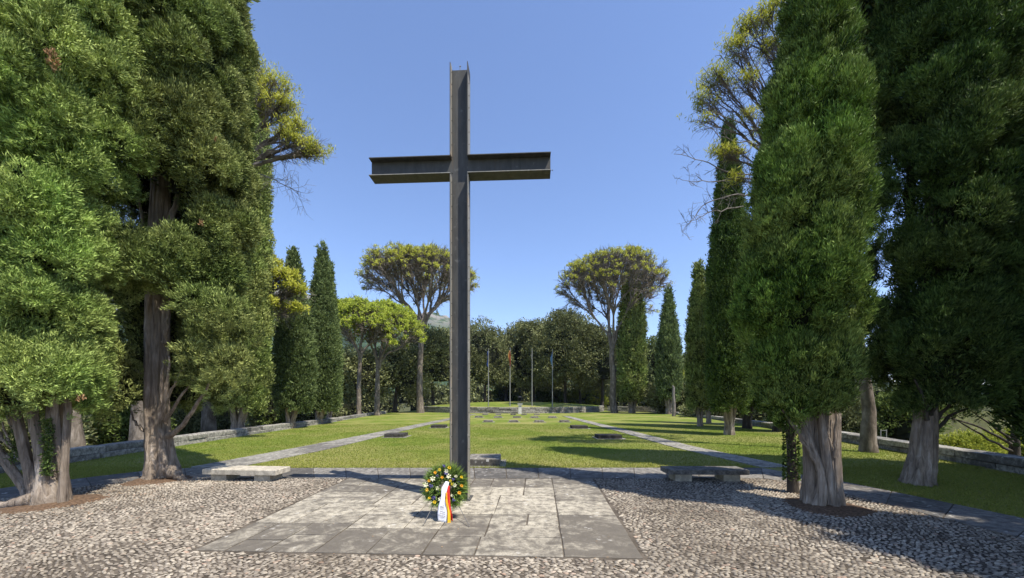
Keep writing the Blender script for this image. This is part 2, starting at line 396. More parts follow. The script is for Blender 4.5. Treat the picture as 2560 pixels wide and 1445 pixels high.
# ------------------------------------------------------------ cypress
def cypress_profile(h, z0, r, tip=0.05, belly=0.35, botw=0.75):
    def f(z):
        u = np.clip((z-z0)/(h-z0), 0, 1)
        lowp = botw+(1-botw)*np.clip(u/0.12, 0, 1)**0.6
        up = np.clip((1-u)/(1-belly), 0, 1)**0.72
        return r*lowp*np.where(u < belly, 1.0, up)+tip*(u < 1)
    return f
def make_cypress_crown(parent, h, z0, r, seed, mat, lobe=0.33, step=0.13, per=13, L=0.12, W=0.035, dens=1.0, lean=(0, 0), zmax=None, prof=None, cut=None, shift=None, roughness=0.25, core=0.72, vert=1.8, up=0.8, rad=0.35, tb=0.5, zstep=0.66):
    """crown in the tree's own space; built of upright billows of foliage, each covered with small sprays"""
    rng = np.random.default_rng(seed); f = prof or cypress_profile(h, z0, r); mb = MB()
    zt = h if zmax is None else min(h, zmax)
    near = step < 0.125
    if near:        # inner coat, tinted darker so the colour carries part of the inner shade
        Ci = []; Ri = []; Oi = []; z = z0+0.1
        while z < zt:
            rr = float(f(z)); m = max(4, int(2*math.pi*rr/0.42))
            for i in range(m):
                th = (i+rng.uniform(-0.4, 0.4))/m*6.283; q = max(0.02, rr*rng.uniform(0.48, 0.62)-0.12); c = np.array([math.cos(th)*q, math.sin(th)*q, z+rng.uniform(-0.15, 0.15)])
                if shift is not None: c = c+np.array(shift(z, th))
                if cut is not None and cut(c): continue
                Ci.append(c); Ri.append(0.26); Oi.append(unit(np.array([math.cos(th), math.sin(th), 0.15])))
            z += 0.36
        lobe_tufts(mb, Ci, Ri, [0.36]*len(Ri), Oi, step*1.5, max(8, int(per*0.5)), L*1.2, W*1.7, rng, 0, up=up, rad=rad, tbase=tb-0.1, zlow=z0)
    C = []; Rl = []; Rz = []; O = []
    if near:       # great billows, each made of smaller ones
        z = z0+0.15; row = 0
        while z < zt:
            rr = float(f(z)); s_ = min(lobe, 0.16+rr*0.42); m = max(3, int(2*math.pi*rr*0.80/(s_*1.62)))
            ph = rng.uniform(0, 6.28)
            for i in range(m):
                th = ph+(i+rng.uniform(-0.3, 0.3))/m*6.283; zz = z+rng.uniform(-0.45, 0.45)*s_*vert; sm = s_*rng.uniform(0.72, 1.2)
                q = max(0.02, float(f(zz))*rng.uniform(0.86, 1.10)-sm*0.80); o = unit(np.array([math.cos(th), math.sin(th), 0.25]))
                M0 = np.array([math.cos(th)*q, math.sin(th)*q, zz])
                for _ in range(int(17*dens/0.62)):
                    d = unit(rng.normal(size=3)+o*1.1+np.array([0, 0, 0.25])); rl = sm*rng.uniform(0.26, 0.44)
                    c = M0+d*np.array([1, 1, vert])*(sm-rl*0.6)
                    if shift is not None: c = c+np.array(shift(zz, th))
                    if cut is not None and cut(c): continue
                    C.append(c); Rl.append(rl); Rz.append(rl*1.35); O.append(unit(d+o*0.3))
            z += s_*vert*1.22; row += 1
        z = zt
    else:
        z = z0
    while z < zt:
        rr = float(f(z)); lr = max(0.10, min(lobe, 0.16+rr*0.30))
        m = max(3, int(2*math.pi*max(rr, 0.15)/(lr*1.15)*dens))
        ph = rng.uniform(0, 6.28)
        for i in range(m):
            th = ph+(i+rng.uniform(-0.35, 0.35))/m*2*math.pi
            zz = z+rng.uniform(-0.5, 0.5)*lr*vert
            rl = lr*rng.uniform(0.65, 1.3)
            q = max(0.02, float(f(zz))*(1+roughness*rng.uniform(-0.6, 0.5))-rl*0.85)
            c = np.array([math.cos(th)*q, math.sin(th)*q, zz])
            if shift is not None: c = c+np.array(shift(zz, th))
            if cut is not None and cut(c): continue
            C.append(c); Rl.append(rl); Rz.append(rl*vert*rng.uniform(0.8, 1.25)); O.append(unit(np.array([math.cos(th), math.sin(th), 0.15])))
        z += lr*vert*zstep
    if zmax is None:
        C.append(np.array([0, 0, h-0.25])); Rl.append(0.07+r*0.04); Rz.append(0.45); O.append(np.array([0, 0, 1.0]))
    lobe_tufts(mb, C, Rl, Rz, O, step, per, L, W, rng, 0, up=up, rad=rad, tbase=tb, zlow=z0)
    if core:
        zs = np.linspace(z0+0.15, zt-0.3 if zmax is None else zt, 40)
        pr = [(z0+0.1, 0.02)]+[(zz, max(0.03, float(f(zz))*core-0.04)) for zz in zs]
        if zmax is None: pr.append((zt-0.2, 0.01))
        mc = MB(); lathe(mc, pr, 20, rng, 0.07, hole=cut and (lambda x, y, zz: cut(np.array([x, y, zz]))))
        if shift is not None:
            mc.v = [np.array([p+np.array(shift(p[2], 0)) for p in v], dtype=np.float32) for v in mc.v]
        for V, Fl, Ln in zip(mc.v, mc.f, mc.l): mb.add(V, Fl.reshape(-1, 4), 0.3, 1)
    return mb.build("crown", [mat, 'inner'], parent)

# ------------------------------------------------------------ umbrella pine
def make_pine(parent, fork, tips, seed, trunk, needle='pine', tuft=0.38, per=26, nL=0.28, nW=0.07, limb_r=0.13, sub=(9, 5, 4), bark_='bark_pine', twigs=3, tuft_prob=1.0, droop=0, minr=0.012, bent=0.55, twl=0.9):
    """fork: point where the limbs start; tips: (n,3) ends of the outer branches; limbs merge towards the fork"""
    rng = np.random.default_rng(seed); mb = MB(); leaf = MB()
    pts, rads = trunk
    tm = trunk_mesh(pts, rads, seed, flutes=9, depth=0.035, n=20); tm.build("trunk", bark_, parent, smooth=True)
    def grow(base, bdir, T, r, lvl):
        if len(T) <= 1 or lvl >= len(sub):
            for t in T:
                mid = base+bdir*np.linalg.norm(t-base)*0.5+rng.normal(size=3)*0.05*np.linalg.norm(t-base)
                q = bez(base, mid, t, 6); mb.tube(q, np.linspace(r*0.7, minr, 6), 4, cap=False)
                for _ in range(twigs):
                    s = q[rng.integers(1, 6)]; e = s+unit((t-base)+rng.normal(size=3)*0.9*np.linalg.norm(t-base))*rng.uniform(0.3, 1.0)*twl
                    mm = (s+e)/2+rng.normal(size=3)*0.08
                    mb.tube(bez(s, mm, e, 4), np.linspace(minr*1.1, minr*0.5, 4), 3, cap=False)
                if rng.random() < tuft_prob: ends.append(t)
            return
        k = min(sub[lvl], len(T))
        cen = T[rng.choice(len(T), k, replace=False)]
        for _ in range(5):
            lab = np.argmin(((T[:, None]-cen[None])**2).sum(-1), 1)
            cen = np.array([T[lab == i].mean(0) if (lab == i).any() else cen[i] for i in range(k)])
        for i in range(k):
            G = T[lab == i]
            if not len(G): continue
            cc = G.mean(0); fr = (0.42, 0.5, 0.55, 0.6)[min(lvl, 3)]
            e = base+(cc-base)*fr; d = unit(cc-base)
            mid = base+unit(bdir*bent+d*(1-bent)+rng.normal(size=3)*0.06)*np.linalg.norm(e-base)*0.55
            r1 = max(minr*1.3, r*0.62*(0.75+0.5*len(G)/max(1, len(T))*k**0.5/1.5))
            q = bez(base, mid, e, 7); q[1:-1] += rng.normal(size=(5, 3))*0.012*np.linalg.norm(e-base)
            mb.tube(q, np.linspace(r*0.85 if lvl else r, r1, 7), 6 if lvl < 2 else 4, cap=False)
            if lvl:
                for _ in range(twigs*2):
                    s = q[rng.integers(2, 7)]; e2 = s+unit(d+rng.normal(size=3)*0.7-np.array([0, 0, 0.25]))*rng.uniform(0.4, 1.3)*twl
                    mb.tube(bez(s, (s+e2)/2+rng.normal(size=3)*0.1, e2, 4), np.linspace(minr*1.2, minr*0.5, 4), 3, cap=False)
            grow(e, unit(q[-1]-q[-2]), G, r1, lvl+1)
    ends = []
    grow(np.array(fork, float), np.array([0, 0, 1.0]), np.array(tips, float), limb_r, 0)
    E = np.array(ends)
    for e in E:
        m = int(per*rng.uniform(0.6, 1.3))
        k = 4
        sub_c = e+rng.normal(size=(k, 3))*np.array([tuft*0.6, tuft*0.6, tuft*0.22])
        for c in sub_c:
            d = unit(rng.normal(size=(m, 3))+np.array([0, 0, 0.75]))
            b = c+rng.normal(size=(m, 3))*tuft*0.22
            lt = np.clip(0.5+rng.normal()*0.22+rng.normal(size=m)*0.16, 0, 1)
            blades(leaf, b, d, nL*rng.uniform(0.7, 1.2, m), nW, rng, lt, nrm=np.array([0.3, -0.5, 0.8]))
    mb.build("branches", 'twig', parent); leaf.build("crown", needle, parent)

def umbrella_tips(n, c, rx, rz_top, rz_low, seed, skew=(0, 0), low_frac=0.25, hollow=0.0):
    rng = np.random.default_rng(seed); out = []
    while len(out) < n:
        a = rng.uniform(0, 6.28); q = rng.uniform(0, 1)**0.5
        z = rz_top*math.sqrt(max(0, 1-q*q))*rng.uniform(0.8, 1.05)-(rz_low*rng.uniform(0, 1)*q**4)
        if rng.random() < low_frac: z -= rz_low*rng.uniform(0.2, 0.9)*q
        lump = 1+0.10*math.sin(3*a+seed)+0.07*math.sin(5*a+2*seed)
        out.append((c[0]+q*rx*lump*math.cos(a), c[1]+q*rx*lump*math.sin(a), c[2]+z))
    return np.array(out)

# ------------------------------------------------------------ broadleaf crown (holm oaks, hedges)
def make_crown(parent, name, c, R, seed, mat, nl, leafL, leafW, lobe, step, per, core=True, zmin=None, up=0.25):
    rng = np.random.default_rng(seed); mb = MB(); C = []; Rl = []; Rz = []; O = []
    for i in range(nl):
        d = unit(rng.normal(size=3)); d[2] = d[2] if d[2] > -0.55 else -d[2]
        d = unit(d); q = rng.uniform(0.62, 1.0)
        p = np.array(c)+d*np.array(R)*q
        if zmin is not None and p[2] < zmin: p[2] = zmin+rng.random()*0.5
        C.append(p); s = lobe*rng.uniform(0.6, 1.35); Rl.append(s); Rz.append(s*0.85); O.append(d)
    lobe_tufts(mb, C, Rl, Rz, O, step, per, leafL, leafW, rng, 0, up=up, rad=0.5)
    if core:
        u = np.linspace(-0.35, 0.88, 9); pr = [(c[2]+R[2]*a*0.82, max(0.05, R[0]*0.66*math.sqrt(1-a*a))) for a in u]
        lathe(mb, [(pr[0][0], 0.02)]+pr+[(pr[-1][0]+0.05, 0.02)], 14, rng, 0.08, 1, off=(c[0], c[1]))
    return mb.build(name, [mat, 'inner'], parent)

# ============================================================ THE GROUND
rng0 = np.random.default_rng(1)
def ground_z(x, y):
    z = 0.0
    if x < -14.5: z -= min(2.5, (-14.5-x)*0.22)
    if x > 15.5 and y < 60: z -= min(5.0, (x-15.5)*0.30)
    return z-0.06
xs = np.unique(np.r_[-3000, -1500, -700, -300, -150, -80, np.linspace(-50, 50, 81), 80, 150, 300, 700, 1500, 3000])
ys = np.unique(np.r_[-60, -20, np.linspace(-8, 100, 61), 150, 300, 700, 1500, 2600, 3600])
V = np.array([(x, y, ground_z(x, y)) for y in ys for x in xs]); nx, ny = len(xs), len(ys)
i = np.arange(ny-1)[:, None]*nx; j = np.arange(nx-1)[None]
mb = MB(); mb.add(V, np.stack([i+j, i+j+1, i+nx+j+1, i+nx+j], -1).reshape(-1, 4))
tag(mb.build("ground", 'ground', smooth=True), kind="structure")

def poly(name, pts, z, mat, kind="structure"):
    mb = MB(); n = len(pts); V = [(x, y, z) for x, y in pts]
    me = bpy.data.meshes.new(name); me.from_pydata(V, [], [list(range(n))]); me.materials.append(M[mat])
    o = bpy.data.objects.new(name, me); COL.objects.link(o); return tag(o, kind=kind)
# lawn sheet, with a gentle rise and fall
def lawn_h(x, y):
    e = 0.10*(1+math.sin(x*0.21+1.0)*math.sin(y*0.13)) if y > 14 else 0.0
    k = min(1, max(0, (y-14)/10))
    return e*k*0.5
W_L = [(-13.0, 1.0), (-11.9, 8.6), (-12.4, 12.5), (-13.0, 19.7), (-13.3, 28.0), (-14.6, 38.0), (-15.6, 47.0)]
W_R = [(10.6, 3.0), (11.9, 8.8), (13.9, 16.3), (15.4, 22.7), (17.0, 32.0), (18.6, 44.0)]
def wx(Wp, y): return float(np.interp(y, [p[1] for p in Wp], [p[0] for p in Wp]))
mb = MB(); gy = np.linspace(1.0, 62, 123); K = 41; V = []
for y in gy:
    a, b = wx(W_L, y)-0.1, wx(W_R, y)+0.1
    for k in range(K):
        x = a+(b-a)*k/(K-1); V.append((x, y, lawn_h(x, y)))
i = np.arange(len(gy)-1)[:, None]*K; j = np.arange(K-1)[None]
mb.add(V, np.stack([i+j, i+j+1, i+K+j+1, i+K+j], -1).reshape(-1, 4))
tag(mb.build("lawn", 'lawn', smooth=True), kind="structure")

# paving base (mortar), slabs above
OUT = [(-10.9, 1.0), (-10.3, 5.0), (-9.7, 7.5), (-8.9, 8.95), (-8.3, 9.4), (-7.0, 9.52), (1.0, 9.60), (6.2, 9.52), (6.5, 8.5), (6.85, 7.9), (7.3, 5.5), (7.5, 3.0), (7.6, 1.0)]
poly("paving_base", OUT, 0.010, 'mortar')
PLAT = [(-3.56, 4.30), (1.40, 4.08), (1.73, 8.22), (-3.50, 8.22)]
INN = [(-9.4, 1.0), (-9.0, 5.0), (-8.55, 7.2), (-7.9, 7.95), (-7.0, 8.22), (5.3, 8.22), (5.75, 8.0), (5.95, 7.1), (6.2, 4.9), (6.35, 3.0), (6.4, 1.0)]
def inside(P, x, y):
    P = np.array(P); x = np.asarray(x); y = np.asarray(y); c = np.zeros(x.shape, bool); n = len(P)
    for a in range(n):
        x1, y1 = P[a]; x2, y2 = P[(a+1) % n]
        if y1 == y2: continue
        c ^= ((y1 > y) != (y2 > y)) & (x < (x2-x1)*(y-y1)/(y2-y1)+x1)
    return c
# platform slabs: rectangles split until small, mapped into the quadrilateral
rs = random.Random(11); rects = []
def split(x0, y0, x1, y1, d=0):
    w_, h_ = x1-x0, y1-y0
    if (w_ < 0.95 and h_ < 0.95 and w_*h_ < 0.62) or (d > 3 and w_*h_ < 0.75 and rs.random() < 0.5) or w_*h_ < 0.42: rects.append((x0, y0, x1, y1)); return
    if w_ > h_*rs.uniform(0.7, 1.5): t = x0+w_*rs.uniform(0.34, 0.66); split(x0, y0, t, y1, d+1); split(t, y0, x1, y1, d+1)
    else: t = y0+h_*rs.uniform(0.34, 0.66); split(x0, y0, x1, t, d+1); split(x0, t, x1, y1, d+1)
split(0, 0, 5.1, 4.0)
mb = MB()
def slab(mb, quad, top, rng, g=0.006, tint=None, th=0.03):
    q = np.array(quad, float); c = q.mean(0); q = c+(q-c)*(1-g*2/np.maximum(np.abs(q-c).max(0), 0.05))
    t = rng.uniform(0, 1) if tint is None else tint
    V = np.vstack([np.c_[q, np.full(4, top-th)], np.c_[q, np.full(4, top-0.004)], np.c_[c+(q-c)*(1-0.006/np.maximum(np.abs(q-c).max(0), 0.05)), np.full(4, top)]])
    mb.add(V, [[8, 9, 10, 11]]+[[k+a, k+(a+1) % 4, k+4+(a+1) % 4, k+4+a] for k in (0, 4) for a in range(4)], t)
def bil(P, u, v):
    P = np.array(P); return P[0]*(1-u)*(1-v)+P[1]*u*(1-v)+P[2]*u*v+P[3]*(1-u)*v
for (x0, y0, x1, y1) in rects:
    quad = [bil(PLAT, x/5.1, y/4.0)+rng0.uniform(-0.009, 0.009, 2) for x, y in ((x0, y0), (x1, y0), (x1, y1), (x0, y1))]
    cx = (x0+x1)/2/5.1; cy = (y0+y1)/2/4.0
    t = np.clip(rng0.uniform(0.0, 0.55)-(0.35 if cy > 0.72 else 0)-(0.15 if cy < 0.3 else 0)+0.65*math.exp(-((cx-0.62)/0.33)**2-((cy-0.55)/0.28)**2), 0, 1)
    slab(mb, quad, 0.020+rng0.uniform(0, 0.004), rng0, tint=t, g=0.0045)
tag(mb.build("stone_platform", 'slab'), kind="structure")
# band between the cobbles and the lawn
mb = MB()
def band_strip(A, B, lens):
    """A outer polyline, B inner polyline, matched by parameter; slabs laid across"""
    A = np.array(A); B = np.array(B); n = lens; ts = np.linspace(0, 1, n+1)
    def pt(P, t):
        d = np.r_[0, np.cumsum(np.linalg.norm(np.diff(P, axis=0), axis=1))]; d /= d[-1]
        return np.array([np.interp(t, d, P[:, 0]), np.interp(t, d, P[:, 1])])
    for k in range(n):
        a0, a1, b0, b1 = pt(A, ts[k]), pt(A, ts[k+1]), pt(B, ts[k]), pt(B, ts[k+1])
        s = rng0.uniform(0.35, 0.65)
        if rng0.random() < 0.6:
            m0, m1 = b0+(a0-b0)*s, b1+(a1-b1)*s
            slab(mb, [b0, b1, m1, m0], 0.020+rng0.uniform(0, 0.003), rng0); slab(mb, [m0, m1, a1, a0], 0.020+rng0.uniform(0, 0.003), rng0)
        else: slab(mb, [b0, b1, a1, a0], 0.020+rng0.uniform(0, 0.003), rng0)
band_strip([(-10.9, 1.0), (-10.3, 5.0), (-9.7, 7.5), (-8.9, 8.95), (-8.1, 9.5)], [(-9.4, 1.0), (-9.0, 5.0), (-8.55, 7.2), (-7.9, 7.95), (-7.0, 8.25)], 11)
band_strip([(-8.1, 9.5), (6.2, 9.55)], [(-7.0, 8.25), (5.4, 8.25)], 18)
band_strip([(6.2, 9.55), (6.5, 8.5), (6.85, 7.9), (7.3, 5.5), (7.5, 3.0), (7.6, 1.0)], [(5.4, 8.25), (5.8, 7.9), (5.95, 7.1), (6.2, 4.9), (6.35, 3.0), (6.4, 1.0)], 10)
tag(mb.build("paved_walk", 'band'), kind="structure")
# the two flagstone paths over the lawn
def path(name, L, R, n, seed):
    mb = MB(); rg = np.random.default_rng(seed); L = np.array(L); R = np.array(R); k = 0; t = 0.0
    y0, y1 = L[0, 1], L[-1, 1]
    while t < 1:
        dt = rg.uniform(0.5, 0.9)/(y1-y0); u0, u1 = t, min(1, t+dt)
        q = []
        for P, u in ((L, u0), (R, u0), (R, u1), (L, u1)):
            i_ = np.linspace(0, 1, len(P)); q.append((np.interp(u, i_, P[:, 0]), np.interp(u, i_, P[:, 1])))
        q = np.array(q); w_ = q[1]-q[0]
        if rg.random() < 0.55:
            s = rg.uniform(0.35, 0.65); m0, m1 = q[0]+(q[1]-q[0])*s, q[3]+(q[2]-q[3])*s
            parts = [[q[0], m0, m1, q[3]], [m0, q[1], q[2], m1]]
        else: parts = [q]
        for p in parts:
            p = np.array(p)+rg.uniform(-0.02, 0.02, (4, 2)); z = max(lawn_h(a[0], a[1]) for a in p)
            slab(mb, p, z+0.022, rg, th=0.12)
        t = u1
    return tag(mb.build(name, 'path'), kind="structure")
path("path", [(-8.1, 9.56), (-7.7, 13), (-6.7, 22), (-5.75, 33), (-4.9, 44)], [(-6.9, 9.56), (-6.35, 13), (-5.75, 22), (-5.0, 33), (-4.1, 44)], 0, 5)
path("path", [(6.25, 9.62), (5.75, 14), (5.45, 24), (5.25, 40)], [(7.1, 9.62), (6.6, 14), (6.2, 24), (5.95, 40)], 0, 6)

# cobbles: upright river pebbles set in mortar
def cobbles():
    rg = np.random.default_rng(3); mb = MB()
    sx, sy = 0.060, 0.036
    X, Y = np.meshgrid(np.arange(-9.6, 6.6, sx), np.arange(2.2, 8.3, sy))
    X = X+((np.arange(X.shape[0]) % 2)*sx*0.5)[:, None]
    X = X.ravel(); Y = Y.ravel(); n = len(X)
    X += rg.uniform(-0.018, 0.018, n); Y += rg.uniform(-0.010, 0.010, n)
    # the laying direction swirls
    X2 = X+0.10*np.sin(Y*2.1+1.3*np.sin(X*0.9)); Y2 = Y+0.09*np.sin(X*1.7+1.1)+0.05*np.sin(X*3.9+Y)
    th = 0.55*np.sin(X2*1.3+0.7)*np.cos(Y2*1.1)+0.35*np.sin(Y2*2.3+X2*0.8)+rg.normal(size=n)*0.30
    k = inside(INN, X2, Y2) & ~inside([(-3.60, 4.26), (1.44, 4.04), (1.77, 8.22), (-3.54, 8.22)], X2, Y2)
    fx = np.abs(X2)/np.maximum(Y2, 0.1); k &= fx < 1.75
    for cx_, cy_, r_ in ((-7.5, 6.3, 0.50), (-7.45, 8.1, 0.48), (4.95, 6.05, 0.48)): k &= np.hypot(X2-cx_, Y2-cy_) > r_*(1+0.1*np.sin(9*X2))
    k &= rg.random(n) > 0.05
    X, Y, th = X2[k], Y2[k], th[k]; n = len(X)
    a = rg.uniform(0.021, 0.035, n); b = rg.uniform(0.012, 0.0195, n); h = rg.uniform(0.006, 0.017, n); tl = rg.normal(size=(n, 2))*0.12
    ang = np.arange(6)/6*2*np.pi
    ring = np.stack([np.cos(ang), np.sin(ang)], 1)
    U = np.vstack([np.c_[ring, np.zeros(6)], np.c_[ring*0.76, np.full(6, 0.68)], [[0, 0, 1.0]]])      # 13 verts
    L = np.stack([U[None, :, 0]*a[:, None], U[None, :, 1]*b[:, None], U[None, :, 2]*h[:, None]], -1)
    L += rg.normal(size=L.shape)*0.0016
    L[..., 2] += L[..., 0]*tl[:, :1]+L[..., 1]*tl[:, 1:]
    c, s = np.cos(th)[:, None], np.sin(th)[:, None]
    V = np.stack([X[:, None]+L[..., 0]*c-L[..., 1]*s, Y[:, None]+L[..., 0]*s+L[..., 1]*c, 0.014+L[..., 2]], -1)
    tint = np.clip(rg.beta(1.7, 1.7, n), 0, 1)
    base = (np.arange(n)*13)[:, None, None]
    Q = np.array([[i_, (i_+1) % 6, 6+(i_+1) % 6, 6+i_] for i_ in range(6)]); T = np.array([[6+i_, 6+(i_+1) % 6, 12] for i_ in range(6)])
    mb.add(V.reshape(-1, 3), (base+Q[None]).reshape(-1, 4), np.repeat(tint, 6))
    mb.n -= len(V.reshape(-1, 3)); mb.v.pop(); mb.v.append(V.reshape(-1, 3).astype(np.float32))
    mb.f.append((base+T[None]).reshape(-1)+mb.n); mb.l.append(np.full(n*6, 3, dtype=np.int32)); mb.t.append(np.repeat(tint, 6).astype(np.float32)); mb.m.append(np.zeros(n*6, np.int32)); mb.n += 13*n
    tag(mb.build("cobbles", 'cobble', smooth=True), kind="stuff")
cobbles()
# litter of brown needles round the trunks standing in the cobbles
for k_, (cx_, cy_, r_) in enumerate(((-7.5, 6.3, 0.60), (-7.45, 8.1, 0.56), (4.95, 6.05, 0.56))):
    mb = MB(); rg = np.random.default_rng(40+k_); a = np.arange(32)/32*2*np.pi
    R1 = r_*(1+0.08*np.sin(3*a+k_)+0.05*rg.normal(size=32)); R2 = R1*0.5
    V = np.vstack([np.c_[cx_+R1*np.cos(a), cy_+R1*np.sin(a), np.full(32, 0.016)], np.c_[cx_+R2*np.cos(a), cy_+R2*np.sin(a), np.full(32, 0.07)], [[cx_, cy_, 0.1]]])
    mb.add(V, [[i_, (i_+1) % 32, 32+(i_+1) % 32, 32+i_] for i_ in range(32)]); mb.n -= len(V); mb.v.pop()
    mb.add(V, [[32+i_, 32+(i_+1) % 32, 64] for i_ in range(32)])
    tag(mb.build("needle_litter", 'needles', smooth=True), kind="stuff")

# grass blades on the near lawn
def grass():
    rg = np.random.default_rng(8); mb = MB()
    n = 190000
    Y = 9.56+(26-9.56)*rg.random(n)**1.7; X = rg.uniform(-12.5, 13.5, n)
    k = (X > np.interp(Y, [p[1] for p in W_L], [p[0] for p in W_L])+0.3) & (X < np.interp(Y, [p[1] for p in W_R], [p[0] for p in W_R])-0.3)
    lp = lambda ys_, xs_: np.interp(Y, ys_, xs_)
    k &= ~((X > lp([9.5, 13, 22, 33], [-8.15, -7.75, -6.75, -5.8])) & (X < lp([9.5, 13, 22, 33], [-6.85, -6.3, -5.7, -4.95])))
    k &= ~((X > lp([9.6, 14, 24, 40], [6.2, 5.7, 5.4, 5.2])) & (X < lp([9.6, 14, 24, 40], [7.15, 6.65, 6.25, 6.0])))
    X2 = rg.uniform(6.6, 11.5, 60000); Y2 = rg.uniform(4.5, 9.6, 60000)
    k2 = ~inside(OUT, X2, Y2) & (X2 < np.interp(Y2, [p[1] for p in W_R], [p[0] for p in W_R])-0.2)
    X3 = rg.uniform(-11.8, -8.0, 40000); Y3 = rg.uniform(6.0, 9.6, 40000)
    k3 = ~inside(OUT, X3, Y3)
    X = np.r_[X[k], X2[k2], X3[k3]]; Y = np.r_[Y[k], Y2[k2], Y3[k3]]; n = len(X)
    Z = np.array([lawn_h(a, b) for a, b in zip(X, Y)])
    D = unit(np.c_[rg.normal(size=(n, 2))*0.6, np.ones(n)])
    dry = np.clip(1.15-(Y-9.5)/3.0, 0, 1)*0.35
    blades(mb, np.c_[X, Y, Z-0.004], D, rg.uniform(0.03, 0.06, n), rg.uniform(0.008, 0.016, n), rg, np.clip(0.38+dry+rg.normal(size=n)*0.18, 0, 1))
    tag(mb.build("grass", 'grass_blade'), kind="stuff")
grass()
def litter():          # dry twigs and scales fallen on the cobbles, the walk and the lawn edge
    rg = np.random.default_rng(12); mb = MB(); n = 2600
    cx = rg.choice([-7.5, -7.4, 4.95, 6.5, 0], n, p=[.27, .25, .25, .13, .10]); cy = np.where(cx == 0, 6.5, np.where(cx == 6.5, 7.5, np.where(cx < -7.45, 6.3, np.where(cx < 0, 8.1, 6.05))))
    X = cx+rg.normal(size=n)*np.where(cx == 0, 3.5, 0.9); Y = np.clip(cy+rg.normal(size=n)*np.where(cx == 0, 2.0, 0.6), 3.0, 12)
    a = rg.uniform(0, 6.28, n); D = np.c_[np.cos(a), np.sin(a), rg.normal(size=n)*0.08]
    blades(mb, np.c_[X, Y, np.full(n, 0.036)], D, rg.uniform(0.015, 0.05, n), rg.uniform(0.005, 0.013, n), rg, rg.uniform(0, 1, n), nrm=np.array([0, 0, 3.0]))
    tag(mb.build("fallen_litter", 'dead_leaf'), kind="stuff")
litter()

# ============================================================ WALLS
def stone_wall(name, label, pts, thick, courses, ch, seed, blen=(0.5, 1.1), cap=False, zb=0.0, group=None):
    rg = np.random.default_rng(seed); mb = MB(); P = np.array(pts, float)
    d = np.r_[0, np.cumsum(np.linalg.norm(np.diff(P, axis=0), axis=1))]
    for c in range(courses):
        s = -rg.uniform(0, 0.5)
        while s < d[-1]:
            L = rg.uniform(*blen); s0, s1 = max(0, s), min(d[-1], s+L); s += L
            if s1-s0 < 0.05: continue
            m = (s0+s1)/2; x, y = np.interp(m, d, P[:, 0]), np.interp(m, d, P[:, 1])
            a = np.array([np.interp(s0, d, P[:, 0]), np.interp(s0, d, P[:, 1])]); b = np.array([np.interp(s1, d, P[:, 0]), np.interp(s1, d, P[:, 1])])
            rz = math.atan2(*(b-a)[::-1]); hh = ch/2*rg.uniform(0.90, 0.98)
            ins = rg.uniform(-0.02, 0.02)+(0.03 if (cap and c == courses-1) else 0)
            mb.box((x, y, zb-0.04+ch*(c+0.5)), (np.linalg.norm(b-a)/2-0.008, thick/2+ins, hh), rz, rg.uniform(0.1, 1), 0, 0.012, rg, bev=0.025)
    # packed core so that no daylight shows through the joints
    for k in range(len(P)-1):
        a, b = P[k], P[k+1]; rz = math.atan2(*(b-a)[::-1]); m = (a+b)/2
        mb.box((m[0], m[1], zb+ch*courses/2-0.06), (np.linalg.norm(b-a)/2, thick/2-0.05, ch*courses/2-0.03), rz, 0.0, 1)
    return tag(mb.build(name, ['wall', 'mortar']), label, "wall", group)
stone_wall("stone_wall", "low two course rough stone wall edging the lawn on the left behind the cypresses", W_L, 0.45, 2, 0.19, 21, (0.8, 1.9), zb=0.02)
stone_wall("stone_wall", "low weathered stone wall with flat cap edging the lawn on the right", W_R, 0.45, 2, 0.19, 22, (0.9, 2.0), cap=True, zb=0.02)
AC = (-0.2, 62.0); AR = 14.4
arc = [(AC[0]+AR*math.sin(a), AC[1]-AR*math.cos(a)*1.0) for a in np.linspace(-1.62, 1.62, 45)]
stone_wall("retaining_wall", "curved rough stone retaining wall round the grass mound below the flagpoles", arc, 0.5, 4, 0.215, 23, (0.6, 1.6))
stone_wall("stone_wall", "shaded low stone wall running right from the curved wall behind the forked pine", [(14.0, 56.0), (19.5, 53.0), (24.0, 51.0)], 0.4, 4, 0.21, 24, (0.6, 1.4))
mb = MB(); V = []; rr = np.linspace(0, 1, 14); th = np.linspace(0, 2*np.pi, 49)[:-1]
for q in rr:
    for a in th: V.append((AC[0]+(AR-0.22)*q*math.sin(a), AC[1]-(AR-0.22)*q*math.cos(a), 0.80+0.62*(1-q*q)))
i = np.arange(13)[:, None]*48; j = np.arange(48)[None]; j2 = (j+1) % 48
mb.add(V, np.stack([i+j, i+48+j, i+48+j2, i+j2], -1).reshape(-1, 4))
tag(mb.build("grass_mound", 'lawn', smooth=True), kind="structure")

